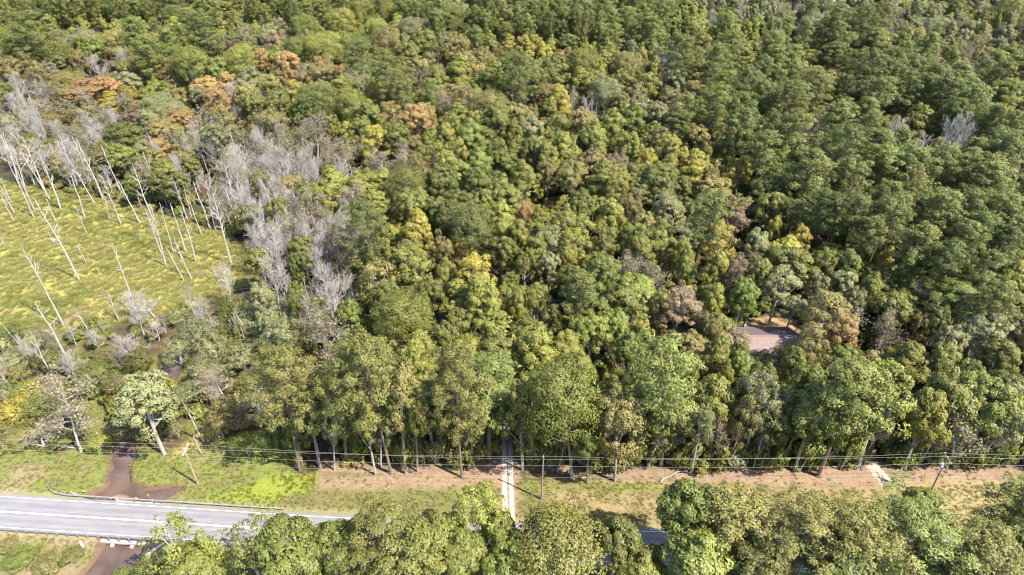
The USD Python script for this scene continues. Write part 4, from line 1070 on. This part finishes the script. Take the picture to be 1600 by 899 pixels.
def woodland(x, y):
    """Where trees may fill in."""
    ok = y > edge_y(x) + 2.5
    ok &= sdist(MEADOW, x, y) < -3
    ok &= sdist(YARD, x, y) < -.5
    ok &= sdist(GLADE, x, y) < -1
    ok &= sdist(CREEK, x, y) < -2
    ok &= ~((np.abs(x - np.interp(y, [80, 121, 190], [-.9, -1.6, -7])) < np.where(y < 95, 3.0, .6)) & (y < 150))
    ok &= ~((np.abs(x - np.interp(y, [80, 104], [72, 66])) < 2.5) & (y < 104))
    return ok


N = 26000
fx = rngp.uniform(-390, 390, N)
fy = 84 + rngp.uniform(0, 1, N) ** .8 * 420
depth = fy * math.cos(math.radians(PITCH)) + (CAM_H - 15) * math.sin(math.radians(PITCH))
okk = (np.abs(fx) < .75 * depth + 14) & woodland(fx, fy)
fill = []
for x, y in zip(fx[okk], fy[okk]):
    d = np.hypot(*(RX - (x, y)).T)
    near = ref[np.argsort(d)[int(rngp.integers(0, 3))]]
    sort = near[0]
    wet = x < -48 - (y - 105) * .4 and y < 132
    if sort in 'DT' and rngp.random() < .25:
        sort = 'B'
    if sort in 'RNG' and rngp.random() < .6:
        sort = 'O'
    if y > 330 and x < 40 and rngp.random() < .7:
        sort = 'P'
    if y > 375:
        sort = 'P' if rngp.random() < .65 else sort
    r = rngp.uniform(3.0, 5.7) if not sort.startswith('P') else rngp.uniform(3.0, 5.6)
    if sort == 'P' and y < 375:
        w = rngp.random()
        sort = 'Pg' if w < .28 else ('B' if w < .38 else ('Y' if w < .43 else ('Po' if w < .55 else 'P')))
    if y > 290:
        r *= .78
    h = {'P': 25, 'Po': 26, 'Pg': 24, 'B': 18}.get(sort, 17.5) * rngp.uniform(.68, 1.10)
    if wet:
        sort = ('S', 'B', 'T', 'O', 'T', 'D', 'S')[int(rngp.integers(7))]
        h, r = rngp.uniform(3, 7) * (1.4 if sort in 'TD' else 1), rngp.uniform(1.5, 2.6)
    if x < -72 and 160 < y < 242:
        h *= .72
        if rngp.random() < .7:
            sort = ('T', 'T', 'D', 'O', 'S', 'D')[int(rngp.integers(6))]
            r *= .8
    if is_clear(x, y, r):
        cell.setdefault((int(x // 10), int(y // 10)), []).append((x, y, r))
        fill.append((sort, x, y, h, r))

# ---- hand-made labels for the trees one would point to
LABELS = {
    ('E', 0): 'tall olive pine at the left end of the front row beside the straw strip',
    ('E', 2): 'broad olive pine in the front row above the left end of the pine straw',
    ('E', 5): 'olive pine with a bare brown trunk left of the driveway entrance',
    ('E', 8): 'big fresh green tree right of the driveway, behind the dark utility pole',
    ('E', 10): 'dull tree on a slim straight trunk right of the big green one',
    ('E', 11): 'mid green pine with pale forked branches showing under its flat top',
    ('E', 15): 'green pine on a long bare trunk leaning right, before the concrete apron',
    ('E', 16): 'bushy yellow green tree above the concrete driveway apron',
    ('E', 28): 'pale silvery tree leaning on white trunks just right of the creek',
    ('E', 29): 'half-bare tree with a pale forked trunk left of the creek mouth',
}
shown = {}


def cat_room(sort, most=300):
    c = NAMES[sort][1]
    shown[c] = shown.get(c, 0) + 1
    return shown[c] <= most


rest = []
for tagname, table in (('E', EDGE), ('F', FORE), ('L', LOW), ('W', FOREST)):
    for i, row in enumerate(rows(table)):
        plant(*row[:5], tx=row[5] if len(row) > 5 else 0.0, label=LABELS.get((tagname, i)))
        cat_room(row[0])
for row in snags:
    plant(row[0], row[1], row[2], row[3], row[4], tx=row[5] if len(row) > 5 else 0.0)
fill.sort(key=lambda t: t[2])
for t in fill:
    if cat_room(t[0]) and t[2] < 360:
        plant(*t)
    else:
        rest.append(t)


# slim pale-stemmed trees along the forest edge
for k in range(34):
    x = -44 + 146 * (k + rngp.random()) / 34
    if abs(x + .9) > 3.5 and abs(x - 71.5) > 2.5:
        plant(('O', 'S', 'Y', 'Bg', 'T')[int(rngp.integers(5))], x, float(edge_y(V3([x]))[0]) + rngp.uniform(.3, 4), rngp.uniform(15, 21), rngp.uniform(1.9, 2.8), tx=rngp.uniform(-.5, 2))
# slender dead trees crowding the back rim of the meadow
for k in range(70):
    x, y = rngp.uniform(-185, -70), rngp.uniform(160, 240)
    m = float(sdist(MEADOW, V3([x]), V3([y]))[0])
    if -32 < m < 1:
        plant('D' if rngp.random() < .7 else 'K', x, y, rngp.uniform(12, 19), rngp.uniform(1.7, 2.8), tx=rngp.uniform(-1, .4))
for k in range(26):
    x, y = rngp.uniform(-118, -52), rngp.uniform(97, 134)
    if sdist(CREEK, V3([x]), V3([y]))[0] < -1 and sdist(MEADOW, V3([x]), V3([y]))[0] < 2:
        plant('D' if k % 3 else 'K', x, y, rngp.uniform(6, 11), rngp.uniform(1.6, 3.0), tx=rngp.uniform(-2, 1.5))
for k in range(44):       # the grey thicket down the right rim
    f = rngp.random()
    x, y = -92 + 48 * f + rngp.normal(0, 7), 212 - 74 * f + rngp.normal(0, 8)
    if sdist(MEADOW, V3([x]), V3([y]))[0] < -1:
        plant('D' if rngp.random() < .8 else 'T', x, y, rngp.uniform(14, 19), rngp.uniform(2.6, 4.2), tx=rngp.uniform(-1, 1))
name_the_alike()


def scatter(path, sources, places, name_kind):
    """One thing that nobody would count, as a PointInstancer of class prims' copies."""
    pi = UsdGeom.PointInstancer.Define(stage, path)
    protos = []
    for k, (p, r0, h0) in enumerate(sources):
        q = f'{path}/sources/kind_{k}'
        x = UsdGeom.Xform.Define(stage, q)
        x.GetPrim().GetReferences().AddInternalReference(p)
        protos.append(q)
    pi.CreatePrototypesRel().SetTargets([Sdf.Path(q) for q in protos])
    idx, pos, rot, sc = [], [], [], []
    for k, x, y, z, r, h in places:
        idx.append(k), pos.append((x, y, z))
        a = rngp.uniform(0, math.pi)
        rot.append(Gf.Quath(math.cos(a), 0, 0, math.sin(a)))
        sc.append((r / sources[k][1], r / sources[k][1], h / sources[k][2]))
    pi.CreateProtoIndicesAttr(Vt.IntArray(idx))
    pi.CreatePositionsAttr(Vt.Vec3fArray.FromNumpy(np.asarray(pos, np.float32)))
    pi.CreateOrientationsAttr(Vt.QuathArray(rot))
    pi.CreateScalesAttr(Vt.Vec3fArray.FromNumpy(np.asarray(sc, np.float32)))
    tag(pi, kind='stuff', **name_kind)


flat = [(s, k) for s in FORM if s not in 'KU' for k in range(len(FORM[s])) if FORM[s][k][1] < 6 and FORM[s][k][2] > 9]
where = {f: i for i, f in enumerate(flat)}
scatter('/World/distant_forest', [FORM[s][k] for s, k in flat],
        [(where[t[0], int(rngp.integers(sum(f[1] < 6 and f[2] > 9 for f in FORM[t[0]])))], t[1], t[2], -.6, t[4], t[3]) for t in rest], dict(label='far unbroken forest at the back of the view', category='forest'))

# ---- undergrowth under and between the trees
N = 9000
ux = rngp.uniform(-230, 230, N)
uy = 84 + rngp.uniform(0, 1, N) * 190
dep = uy * math.cos(math.radians(PITCH)) + CAM_H * math.sin(math.radians(PITCH))
ok = (np.abs(ux) < .75 * dep + 8) & (uy > edge_y(ux) + 1.2 + 3 * (ux < -50)) & (sdist(MEADOW, ux, uy) < -1.5 * rngp.random(N)) & (sdist(YARD, ux, uy) < -.5) & (sdist(CREEK, ux, uy) < -1)
ok &= ~(np.abs(ux - np.interp(uy, [80, 121, 190], [-.9, -1.6, -7])) < 2.2)
ok &= ~((np.abs(ux - np.interp(uy, [80, 104], [72, 66])) < 2.6) & (uy < 104))
ok &= fb(ux, uy, 9, 31) + .25 * (ux > -50) > .46
ux, uy = ux[ok], uy[ok]
uz = height(ux, uy)
uz[(uy > 214) | (np.abs(ux + 42) > 178)] = -.6
big = rngp.uniform(.5, 1, len(ux)) ** 1.5
ex = rngp.uniform(-46, 104, 720)          # taller saplings closing the forest edge
ey = edge_y(ex) + rngp.uniform(1.8, 13, 720)
ok = (np.abs(ex + 1) > 3.2) & ~((np.abs(ex - 72) < 2.6) & (ey < 92)) & (fb(ex, ey, 7, 33) + .06 * (ex > 0) > .42)
sap = [(int(rngp.integers(7)), a, b, float(c) - .2, rngp.uniform(1.6, 2.7), rngp.uniform(4.5, 10)) for a, b, c in zip(ex[ok], ey[ok], height(ex[ok], ey[ok]))]
scatter('/World/undergrowth', FORM['U'], sap + [(int(rngp.integers(7)), a, b, c - .1, 2.6 * s, 4.4 * s * rngp.uniform(.7, 1.3)) for a, b, c, s in zip(ux, uy, uz, big)],
        dict(label='low bushes and saplings growing under the trees', category='undergrowth'))

# ================================================================== grasses and debris
def tuft(seed, n, length, width, droop, spread):
    rng = np.random.default_rng(seed)
    a = rng.uniform(0, 6.28, n)
    lean = rng.uniform(.1, 1, n) * droop
    base = np.column_stack([np.cos(a), np.sin(a), np.zeros(n)]) * rng.uniform(0, spread, (n, 1))
    d = np.column_stack([np.cos(a), np.sin(a), np.zeros(n)])
    L = length * rng.uniform(.6, 1.2, n)
    mid = base + d * (L * lean * .35)[:, None] + V3([0, 0, 1]) * (L * .75)[:, None]
    tip = base + d * (L * lean)[:, None] + V3([0, 0, 1]) * (L * (1 - .45 * lean))[:, None]
    s = np.column_stack([-np.sin(a), np.cos(a), np.zeros(n)]) * width
    v = np.stack([base - s, base + s, mid - s * .8, mid + s * .8, tip], 1).reshape(-1, 3)
    k = (np.arange(n) * 5)[:, None]
    return v, np.vstack([k + [0, 1, 3], k + [0, 3, 2], k + [2, 3, 4]])


leaf_mat('grass_meadow', (0.18, 0.172, 0.046), (0.208, 0.197, 0.058), (0.238, 0.222, 0.078), .3, .25)
leaf_mat('grass_straw', (0.195, 0.168, 0.06), (0.225, 0.194, 0.076), (0.255, 0.22, 0.094), .3, .25)
leaf_mat('grass_green', (0.135, 0.142, 0.034), (0.16, 0.165, 0.042), (0.188, 0.188, 0.054), .3, .25)
leaf_mat('grass_bright', (.112, .130, .02), (.140, .158, .026), (.172, .188, .038), .3, .2)


def grass_source(sort, geo, mat, r, h):
    path = f'/World/tree_sources/{sort}_{len(FORM.get(sort, []))}'
    UsdGeom.Xform.Define(stage, path)
    put('blades', geo, mat, path)
    FORM.setdefault(sort, []).append((path, r, h))


for i, m in enumerate(('grass_meadow', 'grass_meadow', 'grass_straw', 'grass_green')):
    grass_source('M', tuft(400 + i, 70, 1.0, .028, .95, .55), m, 1.0, 1.0)
for i, m in enumerate(('grass_green', 'grass_straw', 'grass_bright', 'grass_meadow')):
    grass_source('V', tuft(420 + i, 26, .5, .022, .8, .25), m, 1.0, 1.0)
N = 15000
mx, my = rngp.uniform(-190, -62, N), rngp.uniform(119, 202, N)
ok = (sdist(MEADOW, mx, my) > -1.2) & (np.abs(mx) < .76 * (my * .793 + 67) + 4)
mx, my = mx[ok], my[ok]
mz = height(mx, my)
dry = fb(mx, my, 6, 11) * .6 + fb(mx, my, 2.2, 12) * .4
green = fb(mx, my, 14, 13)
k = np.where(dry > .60, 2, np.where(green < .36, 3, rngp.integers(0, 2, len(mx))))
sc = rngp.uniform(.6, 1.15, len(mx))
scatter('/World/meadow_grass', FORM['M'], [(int(q), a, b, c - .05, 1.2 * s, .75 * s) for q, a, b, c, s in zip(k, mx, my, mz, sc)], dict(label='tall yellow green swamp grass lying in soft hummocks', category='grass'))
N = 26000
vx = rngp.uniform(-112, 104, N)
vy = rngp.uniform(64, 104, N)
lim = np.where(vx < -50, 104, edge_y(vx) + 1)
d = vy - road_y(vx)
ok = (vy < lim) & ((d > 4.5) | ((d < -4.5) & (vx < -45))) & (sdist(CREEK, vx, vy) < -.4) & ((sdist(STRAW, vx, vy) < 0) | (rngp.random(N) < .12)) & (np.abs(vx + .8) > 1.5) & ~((np.abs(vx - 72) < 2) & (vy > 79.5))
ok &= fb(vx, vy, 4, 41) > .36
vx, vy = vx[ok], vy[ok]
vz = height(vx, vy)
br = sdist(BRIGHT, vx, vy) > -.5
dryv = rngp.random(len(vx)) < np.clip((vx + 10) / 30, .22, .72)
k = np.where(br, 2, np.where(dryv, 1, np.where(rngp.random(len(vx)) < .35, 3, 0)))
sc = rngp.uniform(.5, 1.2, len(vx))
scatter('/World/verge_grass', FORM['V'], [(int(q), a, b, c - .03, 1.0 * s, .8 * s) for q, a, b, c, s in zip(k, vx, vy, vz, sc)], dict(label='rough grass and weeds on the verge beside the road', category='grass'))

# cut branches and sticks lying on the straw strip
N = 420
sx_, sy_ = rngp.uniform(-38, 95, N), rngp.uniform(79.5, 86, N)
ok = (sdist(STRAW, sx_, sy_) > -.5) & ((sx_ < -4) | (rngp.random(N) < .4)) & (np.abs(sx_ + .8) > 2) & (np.abs(sx_ - 72) > 2.4)
sx_, sy_ = sx_[ok], sy_[ok]
a = rngp.uniform(0, 6.28, len(sx_))
L = rngp.uniform(.4, 1.8, len(sx_))
p0 = np.column_stack([sx_, sy_, height(sx_, sy_) + .05])
p1 = p0 + np.column_stack([np.cos(a) * L, np.sin(a) * L, rngp.uniform(0, .25, len(L))])
tag(put('fallen_sticks', cones(p0, p1, .035, .015, 3), 'dead_twig'), 'cut sticks and twigs strewn over the pine straw', 'sticks', kind='stuff')


def log(label, a, b, r, mat, stubs=0, seed=0):
    rng = np.random.default_rng(seed)
    a, b = V3(a, ), V3(b, )
    t = np.linspace(0, 1, 7)[:, None]
    p = a + (b - a) * t
    p[:, :2] += rng.normal(0, .10, (7, 2))
    p[:, 2] = height(p[:, 0], p[:, 1]) + r + (b[2] + a[2]) * .5
    th = thing('fallen_log', label, 'log')
    put('trunk', tube(p, np.linspace(r, r * .55, 7), 8), mat, th)
    for k in range(stubs):
        q = p[rng.integers(1, 6)]
        put('branch', tube([q, q + V3([rng.normal(0, .6), rng.normal(0, .6), .5]), q + V3([rng.normal(0, 1), rng.normal(0, 1), .7])], [r * .4, r * .28, r * .1], 5), mat, th)


log('rusty brown fallen log lying at the near edge of the meadow', (-106.5, 122.6, .2), (-98.8, 124.4, .2), .38, 'log_brown', 2, 1)
log('long bleached branch lying in the grass left of the creek', (-97, 91.0, 0), (-84.5, 89.8, 0), .13, 'dead_wood', 3, 2)
log('pale fallen trunk slanting onto the straw strip in the front row', (28.5, 82.2, .1), (34.5, 84.6, .6), .11, 'dead_twig', 2, 3)
log('thin bleached pole lying in the middle of the yellow meadow', (-71.5, 142.0, .4), (-68.0, 143.0, .4), .09, 'dead_wood', 0, 4)
# the broken stump in front of the right-hand foreground pines
st = thing('broken_stump', 'thin dark broken snag standing in dry grass below the transformer pole', 'stump', (77.5, 74.6, -.4), ry=8)
put('trunk', tube([(0, 0, 0), (.1, 0, 2.2), (.5, .3, 4.2)], [.22, .17, .08], 7), 'bark_brown', st)
put('branch', tube([(.45, .28, 4.0), (.62, .5, 5.2), (.6, .7, 6.6)], [.06, .05, .02], 5), 'dead_wood', st)
put('branch', tube([(.12, 0, 2.4), (-.3, .1, 3.2)], [.08, .03], 5), 'bark_brown', st)
